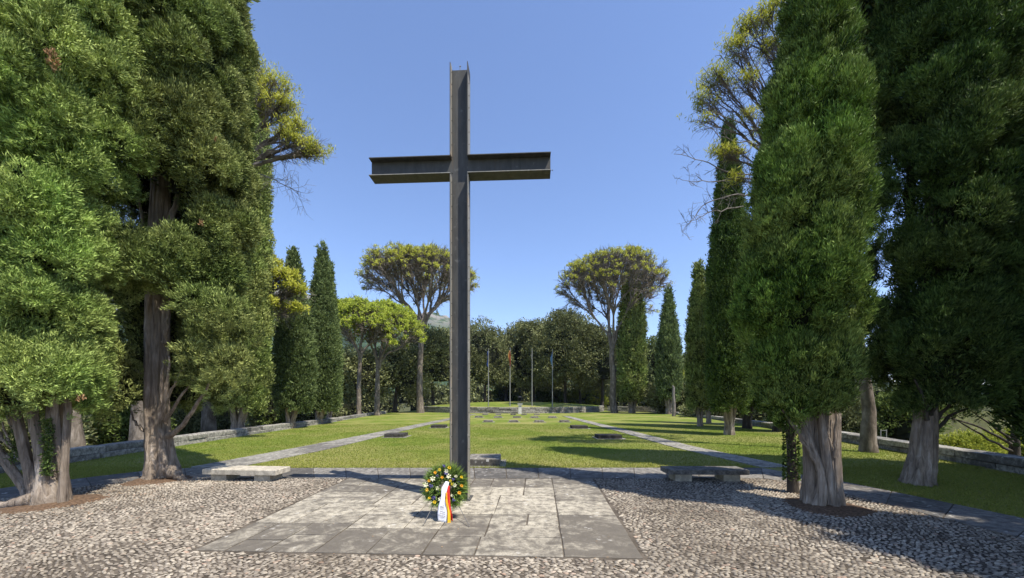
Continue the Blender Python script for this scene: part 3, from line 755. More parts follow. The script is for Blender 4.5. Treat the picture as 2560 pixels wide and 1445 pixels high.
# ============================================================ THE CROSS
CR = thing("steel_cross", "tall dark steel beam cross standing on the stone platform behind the wreath", "cross", (-0.885, 6.55, 0.03), rz=-math.radians(2.9))
TH = 7.33; AZ0, AZ1 = 5.47, 5.775; HWID = 0.152; DEP = 0.130; ft = 0.011
def cbox(name, x0, x1, y0, y1, z0, z1, mat, parent=CR):
    mb = MB(); mb.box(((x0+x1)/2, (y0+y1)/2, (z0+z1)/2), ((x1-x0)/2, (y1-y0)/2, (z1-z0)/2)); return mb.build(name, mat, parent)
AX0, AX1 = -1.535, 1.535
web = cbox("web", -HWID+ft, HWID-ft, -0.008, 0.008, 0, TH-0.04, 'steel')
def rivets(parent, pts, axis, mat='rivet', r=0.011):
    first = None
    for p in pts:
        if first is None:
            mb = MB(); a = np.arange(8)/8*2*np.pi; A = {'x': ((0, 1, 0), (0, 0, 1)), 'z': ((1, 0, 0), (0, 1, 0))}[axis[-1]]
            nrm = np.array((1, 0, 0) if axis[-1] == 'x' else (0, 0, 1.0)); u, v_ = np.array(A[0], float), np.array(A[1], float)
            r0 = r*(np.cos(a)[:, None]*u+np.sin(a)[:, None]*v_); r1 = nrm*0.009+0.6*r0
            Vr = np.vstack([r0, r1, [nrm*0.011]]); mb.add(Vr, [[k, (k+1) % 8, 8+(k+1) % 8, 8+k] for k in range(8)])
            mb.n -= 17; mb.v.pop(); mb.add(Vr, [[8+k, 8+(k+1) % 8, 16] for k in range(8)])
            first = o = mb.build("rivet", mat, parent, smooth=True)
        else: o = first.copy(); COL.objects.link(o); o.parent = parent
        o.location = p
for sx_ in (-1, 1):
    for (z0, z1) in ((0, AZ0), (AZ1, TH)):
        x0, x1 = (-HWID, -HWID+ft) if sx_ < 0 else (HWID-ft, HWID)
        top = z1
        fl = cbox("flange", x0, x1, -DEP, DEP, z0, z1, 'steel')
        # bolted packing strip on the right-hand face of each flange
        xs0 = x1 if sx_ > 0 else x1
        zt = z1-(0.22 if (z1 == TH and sx_ > 0) else 0.015)
        st = cbox("bolted_strip", xs0+0.0005, xs0+0.007, -DEP+0.004, -0.03 if sx_ < 0 else DEP-0.06, z0+0.012, zt, 'steel_strip', fl)
        n = int((zt-z0-0.1)/0.205)
        rivets(st, [(xs0+0.007, -DEP*0.48, zt-0.10-k*0.205) for k in range(n+1)], '+x')
for (x0, x1) in ((AX0, -HWID+ft+0.001), (HWID-ft-0.001, AX1)):
    arm = cbox("arm_web", x0, x1, -0.008, 0.008, AZ0+ft, AZ1-ft, 'steel')
    for (z0, z1) in ((AZ0, AZ0+0.014), (AZ1-0.014, AZ1)):
        fl = cbox("arm_flange", x0, x1, -DEP, DEP, z0, z1, 'steel', arm)
        if z0 == AZ0:
            cbox("painted_sun_edge", x0+0.004, x1-0.004, -DEP-0.003, -DEP-0.0005, z0+0.001, z1-0.001, 'steel_strip', fl)  # pale strip puts the sunlight on this edge into its colour
            n = int((x1-x0)/0.22); rivets(fl, [(x0+0.10+k*0.22, -DEP*0.7, z1) for k in range(n+1)], '+z', r=0.012)
pp = cbox("base_plate", -0.20, 0.20, -0.19, 0.19, -0.012, 0.004, 'steel')
mb = MB(); mb.tube([(0.0, 0, TH-0.05), (0.0, 0, TH+0.03)], [0.006, 0.006], 6); mb.tube([(0, 0, TH+0.028), (0, 0, TH+0.05)], [0.014, 0.002], 6); mb.build("finial_pin", 'pole', CR)

# ============================================================ THE WREATH ON ITS STAND
Y0 = 5.50
WC = np.array(at(1114, 1216, Y0)); WR = thing("memorial_wreath", "round funeral wreath of leaves with yellow, cream and violet flowers leaning on the stand", "wreath", tuple(WC))
til = math.radians(14)     # leans back
ex = np.array([1, 0, 0]); ey = np.array([0, math.sin(til), math.cos(til)]); en = np.cross(ex, ey)*1.0   # ey up, en towards the viewer
def wp(u, v, d=0.0): return ex*u+ey*v+en*d
rg = np.random.default_rng(77); mb = MB()
# woven ring body
a = np.linspace(0, 2*np.pi, 25); ringpts = [wp(0.185*math.cos(t), 0.185*math.sin(t)) for t in a]
rb = MB(); rb.tube(ringpts, [0.055]*25, 8, cap=False); rb.build("ring", 'inner', WR)
n = 2300; t = rg.uniform(0, 6.283, n); q = rg.uniform(0.11, 0.26, n); dd = rg.uniform(-0.02, 0.07, n)
P = np.array([wp(q_*math.cos(t_), q_*math.sin(t_), d_) for q_, t_, d_ in zip(q, t, dd)])
rad = np.array([wp(math.cos(t_), math.sin(t_)) for t_ in t])
D = unit(rad*np.where(q > 0.15, 1, -0.3)[:, None]*1.0+en*0.35+rg.normal(size=(n, 3))*0.45)
blades(mb, P, D, rg.uniform(0.05, 0.10, n), rg.uniform(0.010, 0.022, n), rg, np.clip(0.4+rg.normal(size=n)*0.25, 0, 1))
mb.build("leaves", 'leafw', WR)
mb = MB()                                                       # palm fronds sticking out
for t_ in np.r_[np.radians([12, -5, 28, 45, 60, 75, 195, 215, 240, -25, -40, -60]), rg.uniform(0, 6.28, 8)]:
    u = wp(math.cos(t_), math.sin(t_)); s = wp(-math.sin(t_), math.cos(t_))
    for k in np.linspace(-0.45, 0.45, 9):
        d = unit(u+s*k+en*0.15); b = (u*0.20+en*0.03)[None]
        m = 2; blades(mb, np.repeat(b, m, 0), np.repeat(d[None], m, 0), rg.uniform(0.15, 0.20), 0.012, rg, rg.uniform(0.5, 1, m))
mb.build("palm_fronds", 'leafw', WR)
def flower(u, v, r, mat, kind):
    mb = MB(); c = wp(u, v, 0.085)
    if kind == 'rose':
        for ring_, (rr_, h) in enumerate(((1.0, 0.1), (0.75, 0.35), (0.45, 0.6))):
            for k in range(6):
                a0 = k/6*6.283+ring_*0.5; o = ex*math.cos(a0)+ey*math.sin(a0); s = -ex*math.sin(a0)+ey*math.cos(a0)
                V = [c, c+o*r*rr_*0.75+s*r*0.45+en*r*h, c+o*r*rr_+en*r*(h+0.25), c+o*r*rr_*0.75-s*r*0.45+en*r*h]
                mb.add(V, [[0, 1, 2, 3]])
    elif kind == 'lily':
        for k in range(6):
            a0 = k/6*6.283+u*9; o = ex*math.cos(a0)+ey*math.sin(a0); s = -ex*math.sin(a0)+ey*math.cos(a0)
            mb.add([c, c+o*r*0.6+s*r*0.28+en*r*0.5, c+o*r*1.25+en*r*0.25, c+o*r*0.6-s*r*0.28+en*r*0.5], [[0, 1, 2, 3]])
    else:
        m = 36; d = unit(rg.normal(size=(m, 3))+en*0.8); blades(mb, np.repeat(c[None], m, 0), d, r*rg.uniform(0.7, 1.2, m), r*0.3, rg, 0.5)
    mb.build("flower", mat, WR)
pxf = lambda x, y: ((x-1114)/F*Y0, (1216-y)/F*Y0)
for x, y, r, mt, kd in ((1089, 1183, .024, 'orange', 'rose'), (1124, 1171, .027, 'yellow', 'rose'), (1100, 1176, .022, 'yellow', 'lily'), (1107, 1195, .024, 'orange', 'rose'),
        (1075, 1203, .026, 'orange', 'rose'), (1155, 1194, .023, 'yellow', 'rose'), (1156, 1215, .024, 'orange', 'rose'), (1151, 1232, .028, 'orange', 'rose'),
        (1133, 1211, .022, 'yellow', 'lily'), (1091, 1254, .026, 'yellow', 'rose'), (1078, 1244, .020, 'yellow', 'rose'), (1071, 1225, .024, 'orange', 'lily'),
        (1084, 1198, .038, 'cream', 'lily'), (1068, 1213, .036, 'cream', 'lily'), (1123, 1192, .036, 'cream', 'lily'), (1141, 1192, .024, 'cream', 'rose'),
        (1105, 1247, .032, 'cream', 'lily'), (1139, 1214, .028, 'cream', 'lily'), (1117, 1180, .030, 'cream', 'lily'), (1096, 1221, .028, 'cream', 'lily'), (1133, 1238, .022, 'cream', 'lily'),
        (1081, 1214, .040, 'violet', 'iris'), (1117, 1185, .038, 'violet', 'iris'), (1096, 1191, .030, 'violet', 'iris'), (1089, 1244, .040, 'violet', 'iris'),
        (1139, 1249, .036, 'violet', 'iris'), (1111, 1167, .034, 'violet', 'iris'), (1135, 1199, .026, 'violet', 'iris'), (1148, 1206, .022, 'violet', 'iris'), (1128, 1203, .020, 'yellow', 'rose')):
    u, v_ = pxf(x, y); flower(u, v_, r, mt, kd)
ST = thing("wreath_stand", "thin three legged wire easel holding up the wreath", "stand", (WC[0], WC[1], 0.035))
top = np.array((0.02, 0.20, 0.66))
for fx_, fy_ in (gd(1058, 1313, 0.035)[:2], gd(1174, 1316, 0.035)[:2], gd(1143, 1270, 0.035)[:2]):
    mb = MB(); e = np.array((fx_-WC[0], fy_-WC[1], 0)); k_ = wp(-0.17 if e[0] < -0.1 else 0.17 if e[0] > 0.15 else 0.05, -0.24, -0.07)+np.array((0, 0, WC[2]-0.035)); mb.tube([top*0.98+e*0.02, k_, e], [0.0045]*3, 6); mb.build("leg", 'wire', ST)
mb = MB(); hk = [wp(0.09*math.cos(t_), -0.02+0.11*math.sin(t_), -0.055)+(WC-np.array(ST.location)) for t_ in np.linspace(2.4, 7.0, 10)]
mb.tube(hk, [0.005]*10, 6); mb.build("hook", 'wire', ST)
# ribbons, each a draped strip
def ribbon(parent, name, L, R, ds, mat, n=22, thick=0.002):
    L = np.array([wp(*pxf(*p), d) for p, d in zip(L, ds)]); R = np.array([wp(*pxf(*p), d) for p, d in zip(R, ds)])
    t = np.linspace(0, len(L)-1, n); I = lambda P: np.stack([np.interp(t, np.arange(len(P)), P[:, k]) for k in range(3)], 1)
    L, R = I(L), I(R); K = 7; V = []
    for k in range(n):
        for c in range(K):
            s = c/(K-1); V.append(L[k]*(1-s)+R[k]*s+en*0.008*math.sin(s*7+k*0.45))
    V = np.array(V); i = np.arange(n-1)[:, None]*K; j = np.arange(K-1)[None]
    Fq = np.stack([i+j, i+K+j, i+K+j+1, i+j+1], -1).reshape(-1, 4)
    mb = MB(); mb.add(V, Fq); o = mb.build(name, mat, parent, smooth=True)
    so = o.modifiers.new("s", 'SOLIDIFY'); so.thickness = thick; return V.reshape(n, K, 3), o
gV, wo = ribbon(WR, "white_ribbon", [(1116, 1204), (1108, 1222), (1108, 1240), (1102, 1262), (1101, 1280), (1102, 1297)], [(1125, 1206), (1123, 1222), (1117, 1244), (1121, 1262), (1125, 1282), (1125, 1303)], [0.10, 0.12, 0.125, 0.13, 0.12, 0.10], 'white_cloth')
ribbon(WR, "black_ribbon", [(1125, 1205), (1126, 1222), (1124, 1245), (1121, 1262)], [(1128, 1208), (1130, 1224), (1128, 1250), (1127, 1266)], [0.09, 0.10, 0.10, 0.09], 'black_cloth')
ribbon(WR, "red_ribbon", [(1123, 1216), (1122, 1236), (1124, 1260), (1131, 1280), (1132, 1296)], [(1128, 1214), (1129, 1236), (1131, 1262), (1137, 1285), (1138, 1298)], [0.125, 0.13, 0.135, 0.13, 0.10], 'red_cloth')
ribbon(WR, "gold_ribbon", [(1119, 1232), (1120, 1252), (1124, 1275), (1126, 1300), (1121, 1315)], [(1122, 1230), (1125, 1254), (1131, 1275), (1134, 1300), (1130, 1317)], [0.13, 0.14, 0.145, 0.13, 0.13], 'gold_cloth')
# printed emblem and small lines of lettering on the white ribbon
mb = MB()
def on_rib(x, y, d=0.140):
    u, v_ = pxf(x, y); return wp(u, v_, d)
def mark(x0, y0, x1, y1, w_):
    a_, b_ = on_rib(x0, y0), on_rib(x1, y1); s = unit(np.cross(b_-a_, en))*w_/F*Y0/2
    mb.add([a_-s, b_-s, b_+s, a_+s], [[0, 1, 2, 3]])
for x in (1109, 1112, 1115): mark(x, 1267, x, 1271.5, 0.6)
for x, y in ((1109.5, 1261.5), (1114, 1260.5)): mark(x, y, x, 1267, 0.7); mark(x-2, y+1.8, x+2.2, y+2.0, 0.7)
mark(1107.5, 1266, 1116.5, 1266.6, 0.7)
rr_ = random.Random(4)
for yl, x0, x1 in ((1274.5, 1106, 1119.5), (1279, 1107.5, 1118.5), (1283, 1103.5, 1120), (1287.5, 1108.5, 1118.5)):
    x = x0
    while x < x1:
        w_ = rr_.uniform(0.5, 1.1); y = yl+(x-x0)*0.28
        if rr_.random() > 0.16: mark(x, y-0.9, x, y+0.9, 0.42); mark(x, y+rr_.choice((-0.8, 0, 0.8)), x+w_*0.7, y+rr_.choice((-0.8, 0, 0.8)), 0.38)
        x += w_+0.25
mb.build("ribbon_print", 'ink', wo)

# ============================================================ BENCHES
def bench(label, cx, cy, rz, Lh, mtop, mleg, seed, h0=0.155, ht=0.105, Dh=0.24):
    b = thing("stone_bench", label, "bench", (cx, cy, 0.014), "stone slab benches", rz); rg = np.random.default_rng(seed)
    mb = MB(); mb.box((0, 0, h0+ht/2), (Lh, Dh, ht/2), tint=0.6, bev=0.012, jit=0.003, rng=rg); mb.build("seat", mtop, b)
    for s in (-1, 1):
        mb = MB(); mb.box((s*Lh*0.60, 0.0, h0/2-0.01), (0.17, Dh-0.05, h0/2+0.008), tint=0.5, jit=0.003, rng=rg); mb.build("leg", mleg, b)
    return b
bench("pale sunlit stone slab bench on two blocks beside the left cypress trunk", -5.62, 8.15, math.radians(-4.5), 0.80, 'bench', 'bench_leg', 1, 0.145, 0.105)
bench("dark stone slab bench on two blocks in the tree shade on the right", 4.05, 8.12, math.radians(-1.5), 0.82, 'bench_dark', 'bench_leg', 2, 0.15, 0.10)

# ============================================================ GRAVE STONES
def grave(label, px, py, Y, half, dep, h, mt, ms, slabbed=True, seed=0):
    x = (px-1280)/F*Y; z = lawn_h(x, Y); g = thing("grave_stone", label, "grave stone", (x, Y, z), "grave stones set flat in the lawn")
    rg = np.random.default_rng(100+seed)
    mb = MB(); mb.box((0, 0, h/2), (half, dep, h/2+0.0), tint=rg.uniform(0.3, 0.8), bev=0.012, jit=0.004, rng=rg, mat=0); mb.build("block", [mt], g)
    if slabbed:
        mb = MB(); mb.box((0.02, 0.02, 0.006), (half+0.13, dep+0.12, 0.014), tint=0.5, jit=0.004, rng=rg); mb.build("footing", 'path', g)
    return g
g0 = grave("large lichen spotted grave slab beside the cross at the edge of the paving", 1212, 1165, 10.25, 0.42, 0.46, 0.20, 'grave', 'grave', seed=1)
mb = MB(); mb.box((0.10, -0.466, 0.16), (0.035, 0.004, 0.030)); mb.build("plate", 'white_stone', g0)
mb = MB(); mb.box((0, -0.462, 0.085), (0.405, 0.002, 0.083)); mb.build("front_shade", 'grave_face', g0)  # darker sheet puts the shade of the upright front into the colour
for k_, (px, py, half, mt, lab) in enumerate((
        (991, 1093, 0.42, 'grave_dark', "nearer brown grave slab on the lawn left of the cross"),
        (1098, 1071, 0.42, 'grave_dark', "farther brown grave slab just left of the cross shaft"),
        (1520, 1097, 0.50, 'grave_dark', "large near black grave slab on the lawn beside the right path"),
        (1447, 1073, 0.45, 'grave_dark', "near black grave slab behind the larger black one"))):
    Y = EYE*F/(py-HY); grave(lab, px, py, Y, half, 0.42, 0.17, mt, mt, seed=10+k_)
rowlab = ["first", "second", "third", "fourth", "fifth"]
for k_, px in enumerate((1221, 1284, 1348, 1411)):
    grave("pale small grave stone, %s from the left in the nearer row of four" % rowlab[k_], px, 1057, 29.0, 0.34, 0.3, 0.16, 'grave', 'grave', seed=20+k_)
for k_, px in enumerate((1197, 1245, 1292, 1336, 1381)):
    grave("pale small grave stone, %s from the left in the middle row of five" % rowlab[k_], px, 1046, 36.5, 0.35, 0.3, 0.16, 'grave', 'grave', seed=30+k_)
for k_, px in enumerate((1213, 1246, 1283, 1310, 1342)):
    grave("dull low grave stone, %s from the left in the far row below the curved wall" % rowlab[k_], px, 1040, 43.0, 0.30, 0.3, 0.14, 'grave', 'grave', slabbed=False, seed=40+k_)
# dead stump-like post on the right lawn
pb = at(1684, 1042, 38.0); pt_ = thing("dead_tree_stub", "tall bare pale dead trunk stub standing on the right lawn", "tree stump", (pb[0], 38.0, 0))
trunk_mesh([(0, 0, -0.05), (0.05, 0, 1.1), (-0.03, 0, 2.2), (0.0, 0, 2.95)], [0.19, 0.14, 0.13, 0.11], 3, depth=0.06, n=14).build("trunk", 'dead_twig', pt_, smooth=True)
mb = MB(); mb.tube([(0, 0, 2.9), (-0.03, 0, 3.02), (-0.14, 0, 3.1)], [0.11, 0.10, 0.06], 8); mb.build("broken_top", 'dead_twig', pt_)

# ============================================================ FLAGPOLES, LANTERN
def mound_z(x, y):
    q = math.hypot(x-AC[0], y-AC[1])/(AR-0.22); return 0.80+0.62*(1-min(1, q)**2)
for px, top_y, cols, lab in ((1221, 874, ('flag_blue',), "flagpole with a limp dark blue flag, leftmost of the four"),
        (1275, 872, ('flag_gold', 'flag_red'), "flagpole with a limp red and gold flag"),
        (1330, 874, ('flag_grey',), "flagpole with almost no flag showing, between the gold and pale blue ones"),
        (1381, 876, ('flag_pale',), "flagpole with a limp pale blue flag, rightmost of the four")):
    Y = 49.3; x = (px-1280)/F*Y; z = mound_z(x, Y); h = at(px, top_y, Y)[2]-z
    f = thing("flagpole", lab, "flagpole", (x, Y, z), "flagpoles on the grass mound")
    mb = MB(); mb.tube([(0, 0, -0.15), (0, 0, h*0.5), (0.02, 0, h)], [0.07, 0.055, 0.04], 10); mb.build("pole", 'pole', f, smooth=True)
    mb = MB(); mb.tube([(0.02, 0, h), (0.02, 0, h+0.07), (0.02, 0, h+0.12)], [0.05, 0.09, 0.03], 8); mb.build("finial", 'pole', f)
    rg = np.random.default_rng(px); L = 2.0 if cols[0] != 'flag_grey' else 1.1
    for q, c in enumerate(cols):
        mb = MB(); n, K = 14, 9; V = []
        for k in range(n):
            zz = h-0.25-L*k/(n-1); wd = 0.75*(0.20+0.12*math.sin(k*0.5+px))*min(1, (k+2)/5)*(1 if k < n-2 else 0.55)*(0.45 if c == 'flag_grey' else 1)
            for s in range(K):
                u = s/(K-1); sh = 0.06 if q else 0.0
                V.append((0.0-wd*u*(1-0.4*q)-0.03+0.09*q, -0.11-0.07*math.sin(u*9+k*0.3+q*2)-sh, zz-0.25*u*q))
        i = np.arange(n-1)[:, None]*K; j = np.arange(K-1)[None]
        mb.add(V, np.stack([i+j, i+K+j, i+K+j+1, i+j+1], -1).reshape(-1, 4)); o = mb.build("flag", c, f, smooth=True)
        so = o.modifiers.new("s", 'SOLIDIFY'); so.thickness = 0.006
LY = 46.2; lx = (1300-1280)/F*LY; lt = thing("lantern_pillar", "white stone pillar carrying a metal lantern in front of the curved wall", "lantern", (lx, LY, lawn_h(lx, LY)))
mb = MB(); mb.box((0, 0, 0.50), (0.19, 0.19, 0.53), tint=0.8, bev=0.01)
mb.build("pillar", 'white_stone', lt)
mb = MB(); mb.box((0, 0, 1.10), (0.27, 0.27, 0.07), tint=0.8, bev=0.02); mb.box((0, 0, 1.205), (0.30, 0.30, 0.03), tint=0.9); mb.build("capital", 'white_stone', lt)
lan = MB()
for sx_ in (-1, 1):
    for sy_ in (-1, 1): lan.box((sx_*0.235, sy_*0.235, 1.60), (0.017, 0.017, 0.365))
lan.box((0, 0, 1.25), (0.26, 0.26, 0.013)); lan.box((0, 0, 1.975), (0.26, 0.26, 0.013)); lo = lan.build("lantern_frame", 'black_metal', lt)
mb = MB(); mb.box((0, 0, 1.42), (0.06, 0.06, 0.14)); mb.build("candle", 'glass', lo)
mb = MB(); mb.add([(-.3, -.3, 1.99), (.3, -.3, 1.99), (.3, .3, 1.99), (-.3, .3, 1.99), (0, 0, 2.16)], [[0, 1, 4], [1, 2, 4], [2, 3, 4], [3, 0, 4]]); mb.build("lantern_roof", 'black_metal', lt)

# ============================================================ NEAR CYPRESSES
G_L = "tall cypresses lining the left side"; G_R = "tall cypresses lining the right side"
def interp_f(pts):
    zs = [p[0] for p in pts]; rs_ = [p[1] for p in pts]
    return lambda z: np.interp(z, zs, rs_)
def stems(parent, specs, seed, mat='bark_cyp', name="stem"):
    """each spec: list of points, radii"""
    for k, (pts, rads) in enumerate(specs):
        mb = trunk_mesh(pts, rads, seed+k, flutes=5, depth=0.13, n=20); mb.build(name, mat, parent, smooth=True)
def limb(parent, a, m, b, r0, r1, mat='bark_cyp', name="branch", seed=0):
    mb = MB(); q = bez(a, m, b, 10); rg = np.random.default_rng(seed+int(abs(b[0])*100)); q[1:-1] += rg.normal(size=(8, 3))*0.012
    mb.tube(q, np.linspace(r0, r1, 10), 8); return mb.build(name, mat, parent, smooth=True)

def vframe(tx, ty):
    q = math.hypot(tx, ty); vx, vy = -tx/q, -ty/q
    return lambda c: (c[0]*-vy+c[1]*vx, c[0]*vx+c[1]*vy, c[2])      # (to the right, towards the viewer, up)
# T1: far left, many-stemmed, brightly lit
t1 = thing("cypress_tree", "bright green cypress at the left edge with a fan of many slender stems", "cypress", (-7.5, 6.22, 0.0), G_L)
f1 = interp_f([(1.15, 0.62), (1.5, 0.80), (2.3, 0.82), (3.5, 0.80), (5.0, 0.95), (6.6, 1.22), (8.5, 1.2), (11, 1.0), (13.5, 0.1)])
make_cypress_crown(t1, 13.5, 1.50, 1.3, 201, 'cyp_bright', lobe=0.50, step=0.075, per=26, L=0.062, W=0.0125, zmax=9.2, prof=f1, roughness=0.6, vert=1.25, shift=lambda z, th: (-0.24, 0.0, 0.0), tb=0.6, up=0.5, dens=0.62, core=0.5, zstep=0.85)
make_cypress_crown(t1, 13.5, 9.2, 1.3, 202, 'cyp_bright', lobe=0.45, step=0.25, per=8, L=0.25, W=0.08, prof=f1, shift=lambda z, th: (-0.14, 0, 0)).name = "upper_crown"
sp = []
rg = np.random.default_rng(5)
base_ = [(-0.62, 0.0), (-0.30, 0.0), (-0.12, -0.05), (0.10, -0.12), (0.28, -0.02), (0.36, 0.05)]
tops = [(-1.15, -0.1), (-0.85, 0.15), (-0.42, -0.10), (-0.10, -0.12), (0.16, -0.05), (0.30, 0.0)]
for (bx, by), (tx, ty), r in zip([(-0.30, 0.02), (-0.26, 0.10), (-0.12, -0.06), (0.08, -0.10), (0.20, 0.06), (0.24, -0.02)], tops, (0.055, 0.045, 0.065, 0.062, 0.055, 0.048)):
    sp.append(([(bx, by, -0.05), (bx+(tx-bx)*0.12, by, 0.25), (bx+(tx-bx)*0.5, by+(ty-by)*0.5, 0.8), (tx, ty, 1.5), (tx*1.05, ty, 2.3)], [r*1.7, r*1.25, r*1.0, r*0.95, r*0.6]))
stems(t1, sp, 300)
stems(t1, [([(0, 0, -0.1), (0, 0, 0.15), (-0.02, 0, 0.5), (-0.04, 0.1, 1.0), (0, 0.12, 3.0), (0, 0.1, 9.5)], [0.30, 0.22, 0.14, 0.11, 0.11, 0.05])], 320, name="trunk")
limb(t1, (-0.05, -0.15, 0.12), (-0.35, -0.2, 0.10), (-0.62, -0.22, -0.02), 0.12, 0.03, name="root")
for k, (x0, z0, x1, z1) in enumerate(((-0.62, 0.75, -1.35, 1.5), (-0.55, 0.9, -0.98, 1.5), (-0.80, 0.95, -1.28, 1.62), (-0.40, 1.0, -0.62, 1.5), (-0.13, 0.95, -0.30, 1.45), (-0.35, 0.6, -0.72, 1.35))):
    limb(t1, (x0, 0, z0), ((x0+x1)/2-0.05, -0.05, (z0+z1)/2-0.05), (x1, -0.02, z1), 0.03, 0.012, seed=k)
mb = MB(); rg = np.random.default_rng(9)     # ivy-like shoots sprouting between the stems
P = np.c_[rg.normal(0.16, 0.035, 900), rg.normal(-0.15, 0.03, 900), rg.uniform(0.5, 1.4, 900)]
P2 = np.c_[rg.normal(-0.50, 0.04, 500), rg.normal(-0.02, 0.03, 500), rg.uniform(0.7, 1.3, 500)]; P = np.vstack([P, P2])
blades(mb, P, unit(rg.normal(size=(1400, 3))+np.array([0, -.3, .6])), 0.045, 0.02, rg, np.clip(0.4+rg.normal(size=1400)*0.2, 0, 1)); mb.build("sprouts", 'cyp_dark', t1)

# T2: big trunk, billowing crown with a deep gap showing the trunk
t2 = thing("cypress_tree", "massive cypress with thick bare pale trunk left of the sunlit bench", "cypress", (-7.48, 8.18, 0.0), G_L)
f2 = interp_f([(1.6, 1.05), (2.2, 1.2), (3.5, 1.42), (5.0, 1.5), (7.0, 1.58), (9.5, 1.5), (11.5, 1.3), (14.5, 0.7), (16, 0.1)])
FR2 = vframe(-7.48, 8.18)
def cut2(c):
    x, y, z = FR2(c); toward = y > -0.2
    if z < 4.1 and toward and abs(x+0.02) < 0.52: return True                 # lower trunk bare
    if z < 2.2 and toward and -0.2 < x < 1.1: return True
    if 4.7 < z < 9.6 and y > -0.6 and -0.95 < x < -0.35+(0.55 if z < 6.1 else 0): return True
    if 5.0 < z < 6.0 and y > -0.9 and -0.95 < x < 0.45: return True
    if 2.6 < z < 9.0 and y > -0.5 and -1.6 < x < -0.45: return True
    return False
make_cypress_crown(t2, 16, 1.55, 1.7, 211, 'cyp_olive', lobe=0.50, step=0.085, per=26, L=0.070, W=0.015, zmax=11.3, prof=f2, roughness=0.75, vert=1.1, cut=cut2, up=0.45, rad=0.5, tb=0.5, core=0.55, dens=0.8, zstep=0.8, shift=lambda z, th: (0.02, 0, 0))
make_cypress_crown(t2, 16, 11.2, 1.7, 212, 'cyp_olive', lobe=0.5, step=0.25, per=8, L=0.25, W=0.08, prof=f2).name = "upper_crown"
tr = trunk_mesh([(0.0, 0, -0.1), (0.0, 0, 0.12), (-0.02, 0, 0.45), (-0.08, 0, 1.1), (-0.10, 0, 2.0), (-0.08, 0, 3.2), (-0.05, 0, 4.6), (0.02, 0.05, 8.0), (0, 0, 14)], [0.40, 0.29, 0.235, 0.20, 0.20, 0.20, 0.18, 0.13, 0.05], 213, flutes=6, depth=0.12, n=64, tw=2.0)
tr.build("trunk", 'bark_cyp', t2, smooth=True)
for k, (a, m, b, r) in enumerate((((0.20, -0.05, 0.95), (0.62, -0.2, 1.0), (1.25, -0.25, 2.1), 0.065), ((0.18, -0.1, 1.25), (0.55, -0.25, 1.6), (1.0, -0.3, 2.2), 0.04),
        ((0.15, -0.15, 1.3), (0.42, -0.3, 1.9), (0.48, -0.35, 2.6), 0.055), ((0.25, -0.2, 1.55), (0.50, -0.3, 2.0), (0.75, -0.3, 2.35), 0.035), ((0.12, -0.2, 1.2), (0.30, -0.3, 1.9), (0.32, -0.3, 2.5), 0.05),
        ((-0.26, -0.1, 1.05), (-0.40, -0.15, 1.15), (-0.50, -0.15, 1.5), 0.035), ((-0.30, -0.1, 2.25), (-0.55, -0.1, 2.3), (-0.72, -0.1, 2.75), 0.02), ((0.14, -0.1, 2.9), (0.30, -0.2, 3.2), (0.36, -0.2, 3.8), 0.05), ((0.1, -0.1, 5.0), (0.35, -0.1, 5.4), (0.42, 0, 6.4), 0.09), ((-0.1, -0.1, 4.8), (-0.4, -0.1, 5.4), (-0.5, 0, 6.8), 0.04))):
    limb(t2, a, m, b, r, r*0.35, seed=20+k)
limb(t2, (0.3, -0.1, 0.22), (0.5, -0.15, 0.10), (0.72, -0.15, -0.03), 0.14, 0.03, name="root")
mb = MB(); C = []; RL = []; O = []; rg = np.random.default_rng(31)
for (px, py, r_) in ((495, 925, .34), (475, 880, .24), (545, 960, .34), (575, 905, .36), (285, 890, .34), (260, 960, .34), (300, 985, .26), (250, 880, .34), (590, 850, .42), (560, 780, .38), (420, 700, .34), (330, 690, .34), (470, 640, .4), (300, 740, .4), (350, 610, .36), (440, 600, .30), (500, 760, .38), (270, 620, .3), (300, 500, .32), (215, 760, .3)):
    p = np.array(at(px, py, 7.45+rg.uniform(-0.2, 0.5)))-np.array((-7.48, 8.18, 0)); C.append(p); RL.append(r_); O.append(unit(np.array([p[0]*0.4, -1, 0.3])))
lobe_tufts(mb, C, RL, [a*0.9 for a in RL], O, 0.085, 25, 0.070, 0.015, rg, up=0.4, rad=0.5, tbase=0.55); mb.build("front_billows", 'cyp_olive', t2)

for par_, bas_, spots_ in ((t1, (-7.5, 6.22, 0), ((131, 140, 5.45, .05), (134, 160, 5.45, .045), (203, 1000, 5.55, .035))), (t2, (-7.48, 8.18, 0), ((540, 350, 7.2, .03), (505, 560, 7.1, .03)))):
    mb = MB(); C = [np.array(at(a_, b_, c_))-np.array(bas_) for a_, b_, c_, d_ in spots_]; rg = np.random.default_rng(71)
    lobe_tufts(mb, C, [q[3] for q in spots_], [q[3]*1.6 for q in spots_], [np.array([0.6, -0.7, 0.3])]*len(C), 0.035, 10, 0.045, 0.016, rg); mb.build("dead_sprays", 'dead_leaf', par_)
